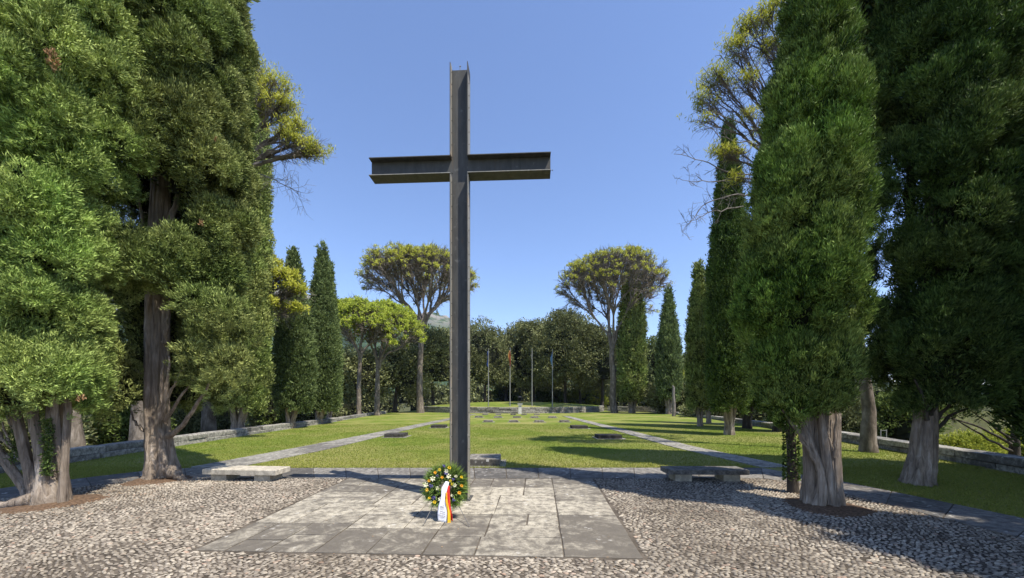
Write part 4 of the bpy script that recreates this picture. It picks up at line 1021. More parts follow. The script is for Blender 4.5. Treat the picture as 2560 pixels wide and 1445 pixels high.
# R1: right, fluted many-stemmed trunk
r1 = thing("cypress_tree", "broad dense cypress with fluted trunk of fused stems right of the dark bench", "cypress", (4.92, 6.12, 0.0), G_R)
f3 = interp_f([(1.35, 0.38), (1.8, 0.56), (3.1, 0.74), (4.4, 0.76), (5.9, 0.68), (7.4, 0.44), (9.0, 0.36), (12.2, 0.05)])
sh3 = lambda z, th: (float(np.interp(z, [1.5, 3.2, 5.2, 6.5, 9], [-0.36, -0.36, -0.16, -0.06, -0.02])), 0.0, 0.0)
make_cypress_crown(r1, 12.3, 1.50, 1.05, 221, 'cyp_mid', lobe=0.46, step=0.070, per=25, L=0.064, W=0.0115, zmax=9.0, prof=f3, roughness=0.65, vert=1.7, up=1.0, rad=0.3, shift=sh3, tb=0.5, dens=0.62, core=0.5, zstep=0.85)
make_cypress_crown(r1, 12.3, 9.0, 1.05, 222, 'cyp_dark', lobe=0.4, step=0.25, per=8, L=0.25, W=0.08, prof=f3).name = "upper_crown"
sp = [([(0.06, -0.12, -0.08), (0.05, -0.10, 0.15), (0.02, -0.05, 0.5), (0.0, 0, 1.1), (0.02, 0, 1.9)], [0.20, 0.145, 0.125, 0.115, 0.09]),
      ([(0.10, 0.05, -0.08), (0.10, 0.04, 0.2), (0.10, 0.02, 0.7), (0.14, 0, 1.3), (0.15, 0, 1.9)], [0.17, 0.135, 0.115, 0.10, 0.08]),
      ([(-0.10, 0.0, -0.08), (-0.12, 0.0, 0.2), (-0.16, 0, 0.6), (-0.20, 0, 1.2), (-0.28, 0, 1.9)], [0.17, 0.125, 0.095, 0.08, 0.06]),
      ([(-0.16, -0.10, -0.05), (-0.10, -0.16, 0.25), (-0.12, -0.16, 0.6), (-0.28, -0.12, 1.1), (-0.52, -0.1, 1.7)], [0.12, 0.09, 0.06, 0.045, 0.03]),
      ([(-0.02, -0.2, 0.1), (-0.02, -0.2, 0.4), (-0.08, -0.2, 0.8), (-0.10, -0.16, 1.25), (-0.1, -0.1, 1.8)], [0.08, 0.07, 0.06, 0.05, 0.04])]
sp += [([(0.14, -0.10, -0.05), (0.15, -0.10, 0.3), (0.17, -0.08, 0.8), (0.22, -0.05, 1.7)], [0.13, 0.085, 0.065, 0.05])]
stems(r1, sp, 330)
stems(r1, [([(0, 0.02, -0.1), (0, 0.02, 0.6), (0, 0, 2.0), (0, 0, 8.5)], [0.26, 0.18, 0.13, 0.05])], 340, name="trunk")
for k, (x0, z0, x1, z1) in enumerate(((-0.15, 0.7, -0.60, 1.45), (-0.2, 0.9, -0.72, 1.55), (-0.25, 1.0, -0.5, 1.6), (0.05, 0.9, -0.12, 1.5), (-0.1, 0.55, -0.42, 1.25), (0.1, 0.8, 0.12, 1.5))):
    limb(r1, (x0, -0.12, z0), ((x0+x1)/2-0.04, -0.18, (z0+z1)/2-0.06), (x1, -0.16, z1), 0.032, 0.014, seed=40+k)
# slim ivy-clad stem beside it
iv = thing("young_cypress_trunk", "slim ivy covered dark trunk just left of the fluted cypress trunk", "cypress", (5.12, 7.0, 0.0), G_R)
trunk_mesh([(0, 0, -0.05), (-0.02, 0, 0.6), (-0.05, 0, 1.3), (-0.02, 0, 2.4)], [0.10, 0.075, 0.07, 0.05], 8, n=14).build("trunk", 'bark_dark', iv, smooth=True)
mb = MB(); rg = np.random.default_rng(10); n = 1000; a = rg.uniform(0, 6.28, n); zz = rg.uniform(0.25, 1.5, n)
P = np.c_[0.10*np.cos(a)-0.03, 0.10*np.sin(a), zz]; blades(mb, P, unit(np.c_[np.cos(a), np.sin(a), rg.normal(size=n)*0.6]), 0.05, 0.035, rg, rg.uniform(0, 0.8, n)); mb.build("ivy", 'cyp_dark', iv)
make_cypress_crown(iv, 4.2, 1.7, 0.42, 225, 'cyp_dark', lobe=0.25, step=0.12, per=10, L=0.10, W=0.03)
# tree just behind R1 on its right (dark billows to upper right)
rb_ = thing("cypress_tree", "shaded cypress behind the fluted trunked one, bulging out at upper right", "cypress", (7.35, 8.9, 0.0), G_R)
f4 = interp_f([(2.0, 0.35), (6.8, 0.40), (8.0, 0.80), (9.8, 0.85), (12, 0.7), (14, 0.1)])
make_cypress_crown(rb_, 14, 2.2, 1.2, 231, 'cyp_olive', lobe=0.45, step=0.11, per=13, L=0.09, W=0.032, prof=f4, roughness=0.5, vert=1.6, shift=lambda z, th: (0.45 if z > 7 else -0.1, 0, 0), core=0.6, tb=0.35)
trunk_mesh([(0, 0, -0.1), (-0.05, 0, 1.0), (-0.05, 0, 4.0), (0.05, 0, 9.0)], [0.22, 0.16, 0.13, 0.06], 232, n=20).build("trunk", 'bark_dark', rb_, smooth=True)

# R2: thick dark trunk, airy shaded crown
r2 = thing("cypress_tree", "big shaded cypress with thick straight dark trunk on the grass at right", "cypress", (8.18, 7.72, 0.0), G_R)
f5 = interp_f([(1.45, 0.6), (1.9, 0.90), (3.0, 1.0), (6.0, 1.02), (9.0, 0.95), (12.5, 0.7), (15.5, 0.1)])
FR5 = vframe(8.18, 7.72)
def cut5(c): x, y, z = FR5(c); return (5.0 < z < 6.6 and -0.35 < x < -0.05) or (3.9 < z < 4.6 and -0.6 < x < -0.2)
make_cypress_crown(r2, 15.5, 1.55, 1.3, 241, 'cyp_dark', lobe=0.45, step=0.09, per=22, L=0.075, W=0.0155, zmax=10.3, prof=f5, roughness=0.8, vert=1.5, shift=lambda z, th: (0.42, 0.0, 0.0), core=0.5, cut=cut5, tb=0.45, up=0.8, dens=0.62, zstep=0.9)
make_cypress_crown(r2, 15.5, 10.2, 1.3, 242, 'cyp_dark', lobe=0.45, step=0.25, per=8, L=0.25, W=0.08, prof=f5, shift=lambda z, th: (0.3, 0, 0)).name = "upper_crown"
trunk_mesh([(-0.02, 0, -0.1), (0.0, 0, 0.15), (0.08, 0, 0.6), (0.12, 0, 1.3), (0.16, 0, 2.2), (0.25, 0, 5), (0.3, 0, 9.5)], [0.27, 0.22, 0.185, 0.16, 0.14, 0.11, 0.05], 243, flutes=7, depth=0.13, n=48).build("trunk", 'bark_cyp', r2, smooth=True)
for k, (a, m, b, r) in enumerate((((0.28, -0.05, 1.05), (0.45, -0.1, 1.45), (1.1, -0.1, 1.62), 0.04), ((0.25, -0.1, 1.3), (0.4, -0.2, 1.6), (0.7, -0.2, 2.0), 0.035), ((0.0, -0.15, 1.3), (-0.1, -0.25, 1.7), (-0.35, -0.25, 2.1), 0.04), ((0.05, -0.18, 1.4), (0.05, -0.3, 1.7), (0.1, -0.3, 2.1), 0.035))):
    limb(r2, a, m, b, r, r*0.4, 'bark_dark', seed=60+k)
# R3: right edge of the picture
r3 = thing("cypress_tree", "near black cypress cut off by the right edge of the picture", "cypress", (11.15, 7.6, -0.1), G_R)
f6 = interp_f([(0.9, 0.6), (1.5, 0.85), (4, 0.9), (9, 0.9), (13, 0.7), (16, 0.1)])
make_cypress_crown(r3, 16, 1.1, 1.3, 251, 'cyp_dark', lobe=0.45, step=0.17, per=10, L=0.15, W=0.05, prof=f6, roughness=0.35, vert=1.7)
trunk_mesh([(0, 0, -0.1), (0, 0, 1.3), (0, 0, 12)], [0.35, 0.25, 0.06], 252, n=24).build("trunk", 'bark_dark', r3, smooth=True)
# trees standing beside and behind the photographer: they throw the shade on the right-hand cobbles
for k, (x, y, h, r, lab) in enumerate(((10.1, 0.05, 13.2, 1.4, "cypress beside the photographer shading the right cobbles"), (12.6, 4.4, 14.0, 1.6, "cypress beyond the right edge shading the thick dark trunk"), (11.7, 2.5, 12.8, 1.2, "loose cypress just past the right edge dappling the paved walk"), (13.6, 6.6, 15.0, 1.5, "cypress beyond the right edge shading the lawn by the wall"), (9.3, 1.9, 12.2, 1.1, "loose cypress near the photographer shading the ground round the fluted trunk"), (9.4, -2.0, 12.8, 1.5, "cypress behind the photographer on the right"))):
    t = thing("cypress_tree", lab, "cypress", (x, y, 0), G_R)
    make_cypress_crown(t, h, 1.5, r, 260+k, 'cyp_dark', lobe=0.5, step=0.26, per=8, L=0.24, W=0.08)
    trunk_mesh([(0, 0, -0.1), (0, 0, 1.6), (0, 0, h*0.7)], [0.3, 0.22, 0.06], 270+k, n=16).build("trunk", 'bark_dark', t, smooth=True)

# ============================================================ FARTHER CYPRESSES
def far_cyp(label, px, Y, topy, wpx, seed, mat, z0=1.2, group=G_L, stemsn=5, belly=0.35, step=0.17, per=11, L=0.15, W=0.055, zb=0.0, lobe=0.36, tb=0.5, cx=None, botw=0.75, dark=False):
    x = (px-1280)/F*Y; h = at(0, topy, Y)[2]-zb; r = wpx/F*Y/2
    t = thing("cypress_tree", label, "cypress", (x, Y, zb), group); sh = 0 if cx is None else (cx-px)/F*Y
    make_cypress_crown(t, h, z0, r, seed, mat, lobe=min(lobe, r*0.45), step=step, per=per, L=L, W=W, prof=cypress_profile(h, z0, r*0.86, 0.05, belly, botw), roughness=0.22, vert=2.0, shift=lambda z, th: (sh, 0, 0), tb=tb, core=0.78)
    rg = np.random.default_rng(seed)
    specs = []
    for k in range(stemsn):
        a = k/stemsn*6.28+rg.random(); q = r*0.16
        specs.append(([(q*math.cos(a)*0.8, q*math.sin(a)*0.8, -0.1), (q*math.cos(a)*0.7, q*math.sin(a)*0.7, z0*0.4), (q*math.cos(a)*2.2+sh*0.5, q*math.sin(a)*2.2, z0*1.15+0.2)], [r*0.12+0.03, r*0.09+0.02, r*0.06]))
    stems(t, specs, seed+7, 'bark_cyp' if not dark else 'bark_dark')
    return t
far_cyp("tall finely textured cypress right of the thick pale trunk against the sky", 593, 19.2, 20, 138, 401, 'cyp_olive', z0=1.3, step=0.14, per=12, L=0.12, W=0.042, cx=600, belly=0.62, tb=0.62)
far_cyp("left one of the pointed cypress pair, yellow pine twigs before its top", 727, 22.7, 632, 92, 402, 'cyp_far', z0=1.15, cx=735)
far_cyp("taller pointed cypress of the pair on the left", 797, 26.3, 620, 86, 403, 'cyp_far', z0=1.1, cx=806)
far_cyp("narrow cypress peeping out behind the right side of the pointed pair", 822, 29.5, 662, 60, 404, 'cyp_far', z0=1.2, cx=822, stemsn=3)
far_cyp("very dark slender cypress with pine twigs before its top on the right", 1823, 18.5, 318, 100, 411, 'cyp_dark', z0=1.35, group=G_R, belly=0.45, step=0.14, per=12, L=0.12, W=0.042, cx=1822)
far_cyp("narrow sunlit cypress standing on the right lawn left of the very dark one", 1750, 24.0, 670, 54, 412, 'cyp_olive', z0=1.2, group=G_R, cx=1746, belly=0.5)
far_cyp("thin cypress tip showing just behind the narrow sunlit one", 1772, 27.0, 676, 46, 413, 'cyp_dark', z0=1.3, group=G_R, stemsn=3)
far_cyp("conical cypress far back on the right between oak and dead stub", 1672, 44.0, 724, 62, 414, 'cyp_far', z0=2.0, group=G_R, step=0.3, per=8, L=0.3, W=0.1)
far_cyp("cypress rising behind the forked umbrella pine", 1580, 49.5, 624, 72, 415, 'cyp_olive', z0=1.6, group=G_R, step=0.3, per=8, L=0.28, W=0.1, belly=0.5, cx=1579)
far_cyp("dark cypress in the deep shade behind the very dark slender one", 1868, 22.5, 560, 90, 416, 'cyp_dark', z0=1.3, group=G_R, dark=True)
far_cyp("dark cypress filling the gap behind the broad right cypress", 1945, 20.5, 250, 110, 417, 'cyp_dark', z0=1.25, group=G_R, dark=True, belly=0.5)
far_cyp("dark cypress at the back of the right row near the stone wall", 2010, 23.5, 380, 120, 418, 'cyp_dark', z0=1.3, group=G_R, dark=True)

# ============================================================ UMBRELLA PINES
G_P = "umbrella pines round the lawn"
def pine(label, px, Y, seed, tips, fork, trunk, **kw):
    x = (px-1280)/F*Y; t = thing("umbrella_pine", label, "pine", (x, Y, 0), G_P)
    kw.setdefault('needle', 'pine')
    make_pine(t, fork, tips, seed, trunk, **kw); return t
# centre-left pine behind the cross
Y = 49.5; S = Y/F
pine("umbrella pine with single straight trunk standing left behind the cross", 1051, Y, 501, umbrella_tips(700, (-0.0*S, 0, 17.4), 7.3, 3.3, 1.9, 3, low_frac=0.14),
     (0.2, 0, 10.4), ([(0, 0, -0.1), (-0.1, 0, 2.5), (-0.1, 0, 5.5), (0.05, 0, 8.5), (0.3, 0, 12.2)], [0.52, 0.40, 0.36, 0.33, 0.26]), limb_r=0.22, tuft=0.36, per=13, nL=0.22, nW=0.085, sub=(9, 6, 5, 4), minr=0.022, twigs=5, tuft_prob=0.85)
# centre-right pine with low fork
tips = umbrella_tips(640, (-0.1, 0, 16.9), 6.7, 3.7, 2.8, 5, low_frac=0.22)
pine("umbrella pine with tall forked trunk right of the flagpoles", 1536, Y, 502, tips,
     (-0.35, 0, 8.0), ([(0, 0, -0.1), (-0.25, 0, 2.0), (-0.15, 0, 4.5), (-0.35, 0, 7.0), (-0.35, 0, 8.2)], [0.50, 0.38, 0.36, 0.34, 0.30]), limb_r=0.22, tuft=0.35, per=13, nL=0.22, nW=0.085, sub=(6, 6, 5, 4), minr=0.022, twigs=6, bent=0.75, tuft_prob=0.7)
# twin lower pines left
pine("smaller dense yellow green pine with slanting trunk, left one of the low pair", 897, 36.5, 503, umbrella_tips(300, (-0.1, 0, 8.7), 3.4, 2.4, 1.3, 4, low_frac=0.3),
     (0.1, 0, 5.6), ([(0, 0, -0.2), (0.0, 0, 3.0), (0.2, 0, 6.8)], [0.24, 0.19, 0.14]), limb_r=0.13, tuft=0.36, per=20, nL=0.20, nW=0.09, needle='pine_green', sub=(7, 5, 4), minr=0.018, twigs=3)
pine("smaller dense yellow green pine with forked trunk, right one of the low pair", 942, 40.0, 504, umbrella_tips(340, (0.9, 0, 9.1), 3.7, 2.6, 1.5, 6, low_frac=0.3),
     (0.2, 0, 5.0), ([(0, 0, -0.2), (0.05, 0, 2.5), (0.1, 0, 6.0)], [0.33, 0.25, 0.17]), limb_r=0.17, tuft=0.38, per=20, nL=0.21, nW=0.095, needle='pine_green', sub=(6, 5, 4), minr=0.018, twigs=3)
# big pine behind the thick left trunk, canopy reaching out over the sky
rgp = np.random.default_rng(66)
def blob_tips(blobs, base, seed):
    rg = np.random.default_rng(seed); out = []
    for (px, py, r, Yb, n) in blobs:
        c = np.array(at(px, py, Yb))-np.array(base)
        for _ in range(n):
            d = unit(rg.normal(size=3)); d[2] = abs(d[2])*0.9-0.15; out.append(c+d*r*rg.uniform(0.5, 1.0))
    return np.array(out)
B = ((360-1280)/F*14.6, 14.6, 0)
pine("large pine whose yellow green canopy reaches out over the sky from behind the left cypresses", 360, 14.6, 505,
     blob_tips([(640, 190, 0.65, 15, 22), (690, 230, 0.7, 14.6, 26), (715, 275, 0.65, 14.4, 26), (670, 290, 0.6, 15, 14), (735, 320, 0.45, 14.4, 18), (760, 370, 0.5, 14.2, 22), (715, 345, 0.4, 14.2, 14), (797, 385, 0.35, 14.2, 12), (640, 250, .8, 15, 14), (500, 150, 1.2, 15, 20), (420, 200, 1.5, 15, 16), (300, 160, 1.6, 15, 16), (200, 250, 1.4, 15, 12)], B, 1),
     (0.3, 0, 9.0), ([(0, 0, -0.1), (-0.05, 0, 0.4), (0, 0, 2.5), (0.1, 0, 6), (0.3, 0, 11)], [0.46, 0.36, 0.30, 0.27, 0.2]), limb_r=0.20, tuft=0.27, per=15, nL=0.15, nW=0.03, sub=(5, 4, 4, 3), minr=0.008, twigs=4, twl=0.55)
B = ((2172-1280)/F*12.55, 12.55, 0)
pine("leaning pine with thick plated bark between the fluted and the thick dark trunk", 2172, 12.55, 506,
     blob_tips([(1780, 205, 0.45, 12.3, 18), (1765, 260, 0.35, 12.3, 10), (1830, 130, 0.5, 12.4, 18), (1880, 70, 0.55, 12.4, 22), (1930, 35, 0.5, 12.4, 20), (1850, 210, 0.35, 12.2, 10), (1930, 130, 0.5, 12.6, 16), (1860, 300, 0.35, 12.3, 6), (1800, 385, 0.28, 12.2, 8), (1840, 390, 0.25, 12.2, 6), (1840, 450, 0.25, 12.2, 4), (1770, 305, .2, 12.2, 4), (1920, 330, 0.4, 12.3, 8), (2050, -40, 1.2, 12.5, 18), (2200, -60, 1.5, 12.5, 20), (2330, 0, 1.2, 12.5, 14)], B, 2),
     (-0.6, 0, 7.2), ([(0, 0, -0.1), (-0.02, 0, 0.3), (0.02, 0, 1.3), (-0.10, 0, 2.2), (-0.30, 0, 3.3), (-0.45, 0, 5.2), (-0.6, 0, 8)], [0.27, 0.22, 0.175, 0.16, 0.15, 0.13, 0.11]), limb_r=0.10, tuft=0.26, per=15, nL=0.15, nW=0.028, sub=(6, 4, 3, 3), minr=0.007, twigs=4, twl=0.45)
# bare drooping boughs of the two near pines
def bare_bough(parent, pts, seed, r=0.03, n=16, tw=0.5):
    rg = np.random.default_rng(seed); mb = MB(); P = np.array(pts, float); t = np.linspace(0, len(P)-1, 14)
    q = np.stack([np.interp(t, np.arange(len(P)), P[:, k]) for k in range(3)], 1); q[1:-1] += rg.normal(size=(12, 3))*0.03
    mb.tube(q, np.linspace(r, 0.006, 14), 5, cap=False)
    for k in range(n):
        i_ = rg.integers(3, 14); s = q[i_]; d = unit(q[i_]-q[i_-1]+rg.normal(size=3)*0.55); L = tw*rg.uniform(0.5, 1.4); e = s+d*L; m = s+d*L*0.5+rg.normal(size=3)*0.05
        mb.tube(bez(s, m, e, 5), np.linspace(0.008, 0.004, 5), 3, cap=False)
        for _ in range(4):
            s2 = s+d*L*rg.uniform(0.3, 1); e2 = s2+unit(d+rg.normal(size=3)*0.8)*L*0.5; mb.tube(np.array([s2, (s2+e2)/2+rg.normal(size=3)*0.02, e2]), [0.005, 0.004, 0.003], 3, cap=False)
    mb.build("bare_bough", 'dead_twig', parent)
lp = [o for o in COL.objects if o.name.startswith("umbrella_pine")]
PL, PR = lp[-2], lp[-1]
def relp(o, *pts): return [np.array(at(*p))-np.array(o.location) for p in pts]
bare_bough(PL, relp(PL, (560, 420, 14.6), (640, 430, 14.5), (700, 455, 14.4), (745, 485, 14.3)), 1, 0.035, 26, 0.6)
bare_bough(PL, relp(PL, (560, 400, 14.6), (650, 405, 14.4), (720, 400, 14.3), (790, 375, 14.3)), 2, 0.05, 26, 0.6)
for k, pts in enumerate((((1930, 440, 12.3), (1850, 435, 12.2), (1760, 405, 12.1), (1685, 385, 12)), ((1930, 470, 12.3), (1850, 440, 12.2), (1780, 455, 12.1), (1705, 450, 12)), ((1900, 480, 12.3), (1820, 490, 12.2), (1760, 510, 12.1), (1705, 580, 12)),
        ((1920, 500, 12.3), (1830, 520, 12.2), (1760, 535, 12.1), (1720, 560, 12)), ((1950, 330, 12.3), (1880, 320, 12.2), (1800, 290, 12.2), (1745, 245, 12.1)), ((1960, 400, 12.3), (1890, 360, 12.2), (1820, 350, 12.2), (1745, 300, 12.1)))):
    bare_bough(PR, relp(PR, *pts), 10+k, 0.03, 15, 0.42)
# smaller pines at the wall on the left
B = ((523-1280)/F*21.0, 21.0, 0)
pine("small pine with yellow green tufts and bare lower twigs left of the pointed cypress pair", 523, 21.0, 507,
     blob_tips([(668, 655, 0.5, 21, 20), (715, 695, 0.55, 20.5, 20), (735, 725, 0.5, 20.3, 16), (690, 765, 0.4, 20.3, 10), (735, 770, 0.3, 20.2, 8), (640, 670, 0.7, 21, 14), (560, 640, 1.2, 21, 14), (480, 650, 1.2, 21, 10)], B, 3),
     (0.2, 0, 4.5), ([(0, 0, -0.1), (-0.05, 0, 2), (0.2, 0, 5.5)], [0.36, 0.27, 0.16]), limb_r=0.14, tuft=0.32, per=16, nL=0.24, nW=0.06, sub=(5, 4, 3), minr=0.012, twigs=5)
B = ((193-1280)/F*13.2, 13.2, 0)
def bare_trunk(label, px, Y, pts, rads, seed, mat='bark_pine', z=0.0):
    t = thing("pine_trunk", label, "pine", ((px-1280)/F*Y, Y, z), G_P); trunk_mesh(pts, rads, seed, flutes=8, depth=0.04, n=20).build("trunk", mat, t, smooth=True)
    rg = np.random.default_rng(seed); mb = MB(); top_ = pts[-1]
    C = [np.array(top_)+rg.normal(size=3)*np.array([1.0, 0.6, 0.5]) for _ in range(14)]
    lobe_tufts(mb, C, [0.5]*14, [0.35]*14, [np.array([0, 0, 1.0])]*14, 0.3, 10, 0.25, 0.05, rg); mb.build("crown", 'pine_green', t); return t
bare_trunk("bent pine trunk seen behind the fan of slender stems at far left", 193, 14.0, [(0, 0, -0.2), (-0.08, 0, 0.6), (-0.18, 0, 1.5), (0.05, 0, 2.6), (0.2, 0, 6)], [0.26, 0.21, 0.19, 0.17, 0.1], 601)
bare_trunk("dark pine trunk between the tall fine cypress and the thick pale trunk", 562, 24.0, [(0, 0, -0.2), (0.0, 0, 2.0), (0.1, 0, 6)], [0.20, 0.15, 0.1], 602, 'bark_dark')

# ============================================================ HOLM OAKS AND OTHER TREES AT THE BACK
G_O = "holm oaks at the back of the cemetery"
def oak(label, px, Y, topy, wpx, seed, mat='oak', zb=0.0, low=2.2, n=70, name="holm_oak", leaf=0.34, group=G_O, step=0.5, per=7, lobe=None, dy=1.0):
    x = (px-1280)/F*Y; top_ = at(0, topy, Y)[2]-zb; R = wpx/F*Y/2; t = thing(name, label, "oak" if name == "holm_oak" else "tree", (x, Y, zb), group)
    cz = low+(top_-low)*0.42
    make_crown(t, "crown", (0, 0, cz), (R, R*dy, top_-cz), seed, mat, n, leaf, leaf*0.55, lobe or R*0.27, step, per, zmin=low)
    rg = np.random.default_rng(seed)
    trunk_mesh([(0, 0, -0.3), (rg.uniform(-.2, .2), 0, low*0.7), (rg.uniform(-.5, .5), 0, cz)], [0.38, 0.26, 0.15], seed, n=12).build("trunk", 'bark_dark', t, smooth=True)
    return t
oak("dark rounded holm oak behind the low pine pair", 985, 52.0, 862, 150, 701, low=1.5)
oak("holm oak just left of the cross shaft behind the single trunked pine", 1085, 58.0, 822, 170, 702, low=2.0, n=80)
oak("tall loose holm oak just right of the cross shaft", 1212, 72.0, 800, 130, 703, zb=0.3, low=3.0, n=80)
oak("low holm oak in the dip of the tree line above the first flagpoles", 1265, 80.0, 842, 120, 704, zb=0.3, low=3.0)
oak("large holm oak behind the middle flagpoles", 1335, 76.0, 805, 150, 705, zb=0.3, low=3.2, n=90)
oak("tallest broad holm oak behind the right flagpoles", 1415, 72.0, 786, 170, 706, zb=0.3, low=3.4, n=100)
oak("holm oak directly behind the trunk of the forked pine", 1505, 70.0, 822, 130, 707, zb=0.0, low=2.5, n=80)
oak("lighter grey green rounded oak between the tall cypress and the conical one", 1640, 56.0, 852, 105, 708, 'oak_light', low=1.2, n=80, lobe=0.75)
oak("dark oak behind the dead stub on the right", 1700, 60.0, 900, 110, 709, low=1.0)
oak("dark evergreen behind the low pine trunks on the left", 900, 48.0, 872, 130, 710, low=1.0)
oak("dark evergreen behind the pointed cypress pair", 800, 44.0, 880, 150, 711, low=0.8)
oak("shaded oak in front of the mound's left end", 1165, 78.0, 815, 110, 712, zb=0.3, low=3.0)
oak("shaded evergreen behind the lantern", 1300, 88.0, 862, 200, 713, zb=0.0, low=3.4)
oak("shaded evergreen far behind the rightmost flagpole", 1450, 90.0, 850, 200, 714, zb=0.0, low=3.6)
# yellow-green bright shrubs glimpsed between trunks
def bush(label, px, Y, topy, wpx, seed, mat='bush', zb=0.0, n=26, leaf=0.16, step=0.25, per=9, dy=0.8, name="shrub", group="shrubs outside the walls"):
    x = (px-1280)/F*Y; h = at(0, topy, Y)[2]-zb; R = wpx/F*Y/2; t = thing(name, label, "shrub", (x, Y, zb), group)
    make_crown(t, "foliage", (0, 0, h*0.4), (R, R*dy, h*0.6), seed, mat, n, leaf, leaf*0.5, min(R, h)*0.36, step, per, zmin=0.2)
    limb(t, (0, 0, -0.1), (0.05, 0, h*0.2), (0, 0, h*0.5), 0.05, 0.02, 'bark_dark', name="stem"); return t
bush("sunlit bush seen under the oaks between first and second flagpole", 1262, 84, 958, 60, 801, 'bush', leaf=0.4, step=0.5)
bush("bright yellow green bush seen through the gap right of the flagpoles", 1462, 96, 978, 100, 802, 'bush_yellow', leaf=0.4, step=0.5)
bush("sunlit shrub under the oaks beside the rightmost flagpole", 1375, 92, 972, 60, 803, 'bush', leaf=0.4, step=0.5)
bush("yellow leaved small tree left of the narrow sunlit cypress", 1706, 50, 925, 50, 804, 'bush_yellow', leaf=0.25, step=0.4, n=30)
bush("dark hedge shrub behind the wall under the left crowns, next to the bent pine trunk", 250, 17.5, 1015, 170, 805, 'bush', zb=-0.6, n=50)
bush("dark hedge shrub behind the wall left of the thick pale trunk", 330, 19.0, 1010, 150, 806, 'bush', zb=-0.8, n=50)
bush("dark shrub behind the wall right of thick pale trunk", 480, 24.0, 985, 170, 807, 'oak', zb=-1.2, n=50)
bush("shrub behind the wall at the far left edge", 60, 15.0, 1040, 220, 808, 'oak', zb=-0.6, n=50)
bush("shrub with grey tinge behind the wall right of the tall fine cypress", 672, 30.0, 900, 80, 809, 'bush', zb=-1.0, n=50, leaf=0.2)
bush("dark shrub behind the wall below the pointed cypress pair", 740, 33.0, 960, 170, 810, 'oak', zb=-1.0, n=50, leaf=0.22)
bush("dark evergreen shrub between the plated pine trunk and the thick dark trunk", 2262, 19.0, 985, 130, 811, 'bush', zb=-1.0, n=60)
bush("sunlit yellow green shrub below the wall right of the thick dark trunk", 2420, 15.5, 1092, 120, 812, 'bush_yellow', zb=-1.5, n=50, leaf=0.10, step=0.16)
bush("sunlit shrub below the wall near the right edge", 2520, 17.0, 1085, 110, 813, 'bush_yellow', zb=-1.8, n=40, leaf=0.12, step=0.18)
bush("dark shrub far behind the right stone wall", 2120, 27.0, 1010, 150, 814, 'oak', zb=-1.5, n=50)
bush("dark shrub behind the dead stub", 1690, 47.0, 960, 110, 815, 'oak', n=40, leaf=0.3, step=0.4)
bush("dark shrub behind the trunks of the right cypress row", 1830, 36.0, 985, 180, 816, 'oak', zb=-1.0, n=50, leaf=0.25, step=0.35)
bush("dark shrub behind the right row where the wall passes the broad cypress", 1960, 33.0, 960, 160, 817, 'oak', zb=-1.0, n=50, leaf=0.25, step=0.35)
# small tree with reaching bare branches beyond the right wall
sb = at(2538, 1135, 12.3); bt = thing("spreading_tree", "small sparse tree with slanting bare branches just beyond the right wall", "tree", (sb[0], 12.3, -0.5), "shrubs outside the walls")
trunk_mesh([(0, 0, -0.3), (0, 0, 0.7), (0.05, 0, 1.6), (0, 0, 2.4)], [0.13, 0.11, 0.08, 0.05], 61, n=12).build("trunk", 'bark_dark', bt, smooth=True)
for k, (a, m, b) in enumerate((((0, 0, 0.5), (-0.7, 0, 0.8), (-2.4, 0, 1.9)), ((0, 0, 0.8), (-0.6, 0, 1.3), (-1.5, 0, 1.9)), ((0, 0, 0.7), (-1.2, -0.1, 1.5), (-3.2, -0.3, 1.75)))):
    limb(bt, a, m, b, 0.05, 0.012, 'bark_dark', seed=k)
mb = MB(); rg = np.random.default_rng(62); C = [np.array([rg.uniform(-3, 0.6), rg.uniform(-.5, .5), rg.uniform(1.7, 2.2)]) for _ in range(22)]
lobe_tufts(mb, C, [0.30]*22, [0.14]*22, [np.array([0, 0, 1.0])]*22, 0.14, 8, 0.10, 0.03, rg); mb.build("crown", 'bush', bt)
# metal frame on the right wall
q = at(2228, 1106, 14.6); fr = thing("metal_frame", "small pale metal rail frame standing at the right wall", "rail", (q[0], 14.9, 0.0))
mb = MB(); mb.box((-0.11, 0, 0.25), (0.012, 0.012, 0.30)); mb.build("post", 'pole', fr)
mb = MB(); mb.box((0.11, 0, 0.25), (0.012, 0.012, 0.30)); mb.build("post", 'pole', fr)
mb = MB(); mb.box((0, 0, 0.52), (0.098, 0.010, 0.010)); mb.build("rail", 'pole', fr)

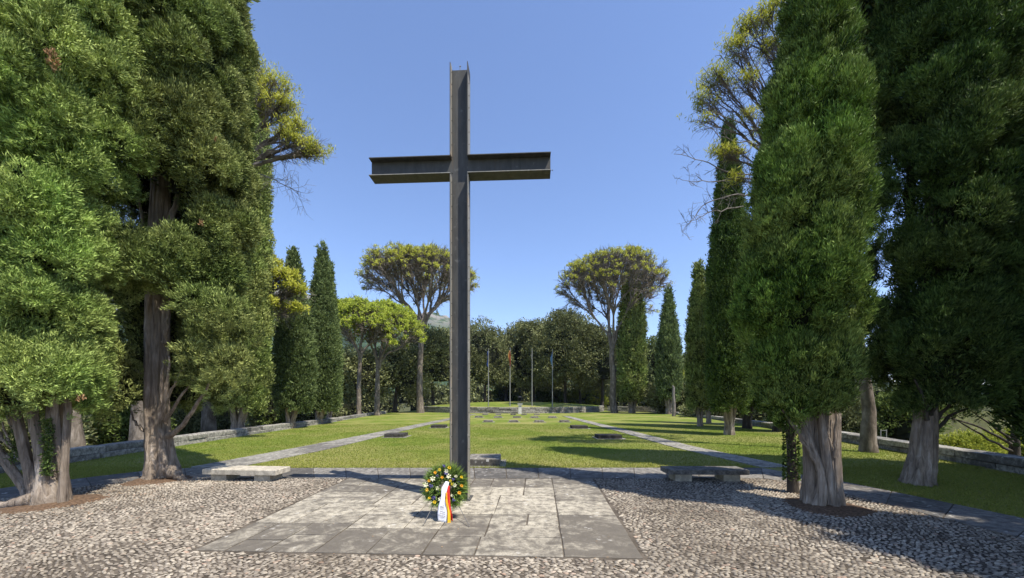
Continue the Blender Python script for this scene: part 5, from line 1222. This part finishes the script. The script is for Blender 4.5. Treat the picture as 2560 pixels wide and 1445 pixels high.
# far woodland behind everything, and the mountain ridge
mb = MB(); rg = np.random.default_rng(90); C = []; RL = []; O = []
for k in range(230):
    a = math.radians(rg.uniform(-48, 48)); Y = rg.uniform(100, 125); x = math.tan(a)*Y
    if abs(a) > math.radians(20): Y = rg.uniform(60, 100); x = math.tan(a)*Y
    C.append(np.array([x, Y, rg.uniform(-1, 5.0 if abs(a) < 0.3 else 4.0)])); RL.append(rg.uniform(1.8, 3.4)); O.append(np.array([0, -0.9, 0.45]))
lobe_tufts(mb, C, RL, [r_*0.9 for r_ in RL], O, 0.85, 7, 0.75, 0.45, rg, up=0.3)
for c, r_ in zip(C, RL):
    d = unit(rg.normal(size=(10, 3)))
    th_ = np.arange(8)/8*6.283
    Vq = np.vstack([np.c_[c[0]+r_*0.8*np.cos(th_), c[1]+r_*0.8*np.sin(th_), np.full(8, c[2]-r_)], np.c_[c[0]+r_*0.7*np.cos(th_), c[1]+r_*0.7*np.sin(th_), np.full(8, c[2]+r_*0.5)]])
    mb.add(Vq, [[q_, (q_+1) % 8, 8+(q_+1) % 8, 8+q_] for q_ in range(8)], 0.2, 1)
tag(mb.build("far_woodland", ['oak', 'inner']), kind="stuff")
def ridge_h(px):
    return float(np.interp(px, [-900, 0, 400, 640, 760, 850, 900, 1000, 1040, 1075, 1110, 1180, 1230, 1300, 2600, 3400], [500, 600, 660, 705, 735, 757, 768, 792, 782, 779, 790, 816, 860, 930, 970, 960]))
mb = MB(); V = []; pxs = np.arange(-900, 3400, 14); K = 26; rg = np.random.default_rng(91); D0 = 1500.0
for k in range(K):
    t = k/(K-1); Yk = D0*(0.45+0.55*t)
    for px in pxs:
        Hh = (HY-ridge_h(px))/F*D0+EYE
        z = Hh*(t**1.3)*(1-0.10*math.sin(px*0.013+t*7)*(1-t)*2)+(rg.normal()*3.0*(0.3+t) if t > 0 else 0)
        V.append(((px-1280)/F*Yk, Yk, z-4*(1-t)))
i = np.arange(K-1)[:, None]*len(pxs); j = np.arange(len(pxs)-1)[None]
mb.add(V, np.stack([i+j, i+j+1, i+len(pxs)+j+1, i+len(pxs)+j], -1).reshape(-1, 4))
tag(mb.build("hills", 'hill', smooth=True), kind="structure")
# the air
mb = MB(); mb.box((0, 1650, 247), (3050, 1975, 257)); hz = mb.build("haze", 'mortar'); hz.data.materials.clear()
hm = bpy.data.materials.new("air"); hm.use_nodes = True; hn = hm.node_tree; hn.nodes.remove(hn.nodes["Principled BSDF"])
pv = hn.nodes.new("ShaderNodeVolumePrincipled"); pv.inputs["Color"].default_value = (0.55, 0.72, 1.0, 1); pv.inputs["Density"].default_value = 0.00010; pv.inputs["Anisotropy"].default_value = 0.0
hn.links.new(pv.outputs[0], hn.nodes["Material Output"].inputs["Volume"]); hz.data.materials.append(hm); tag(hz, kind="stuff")
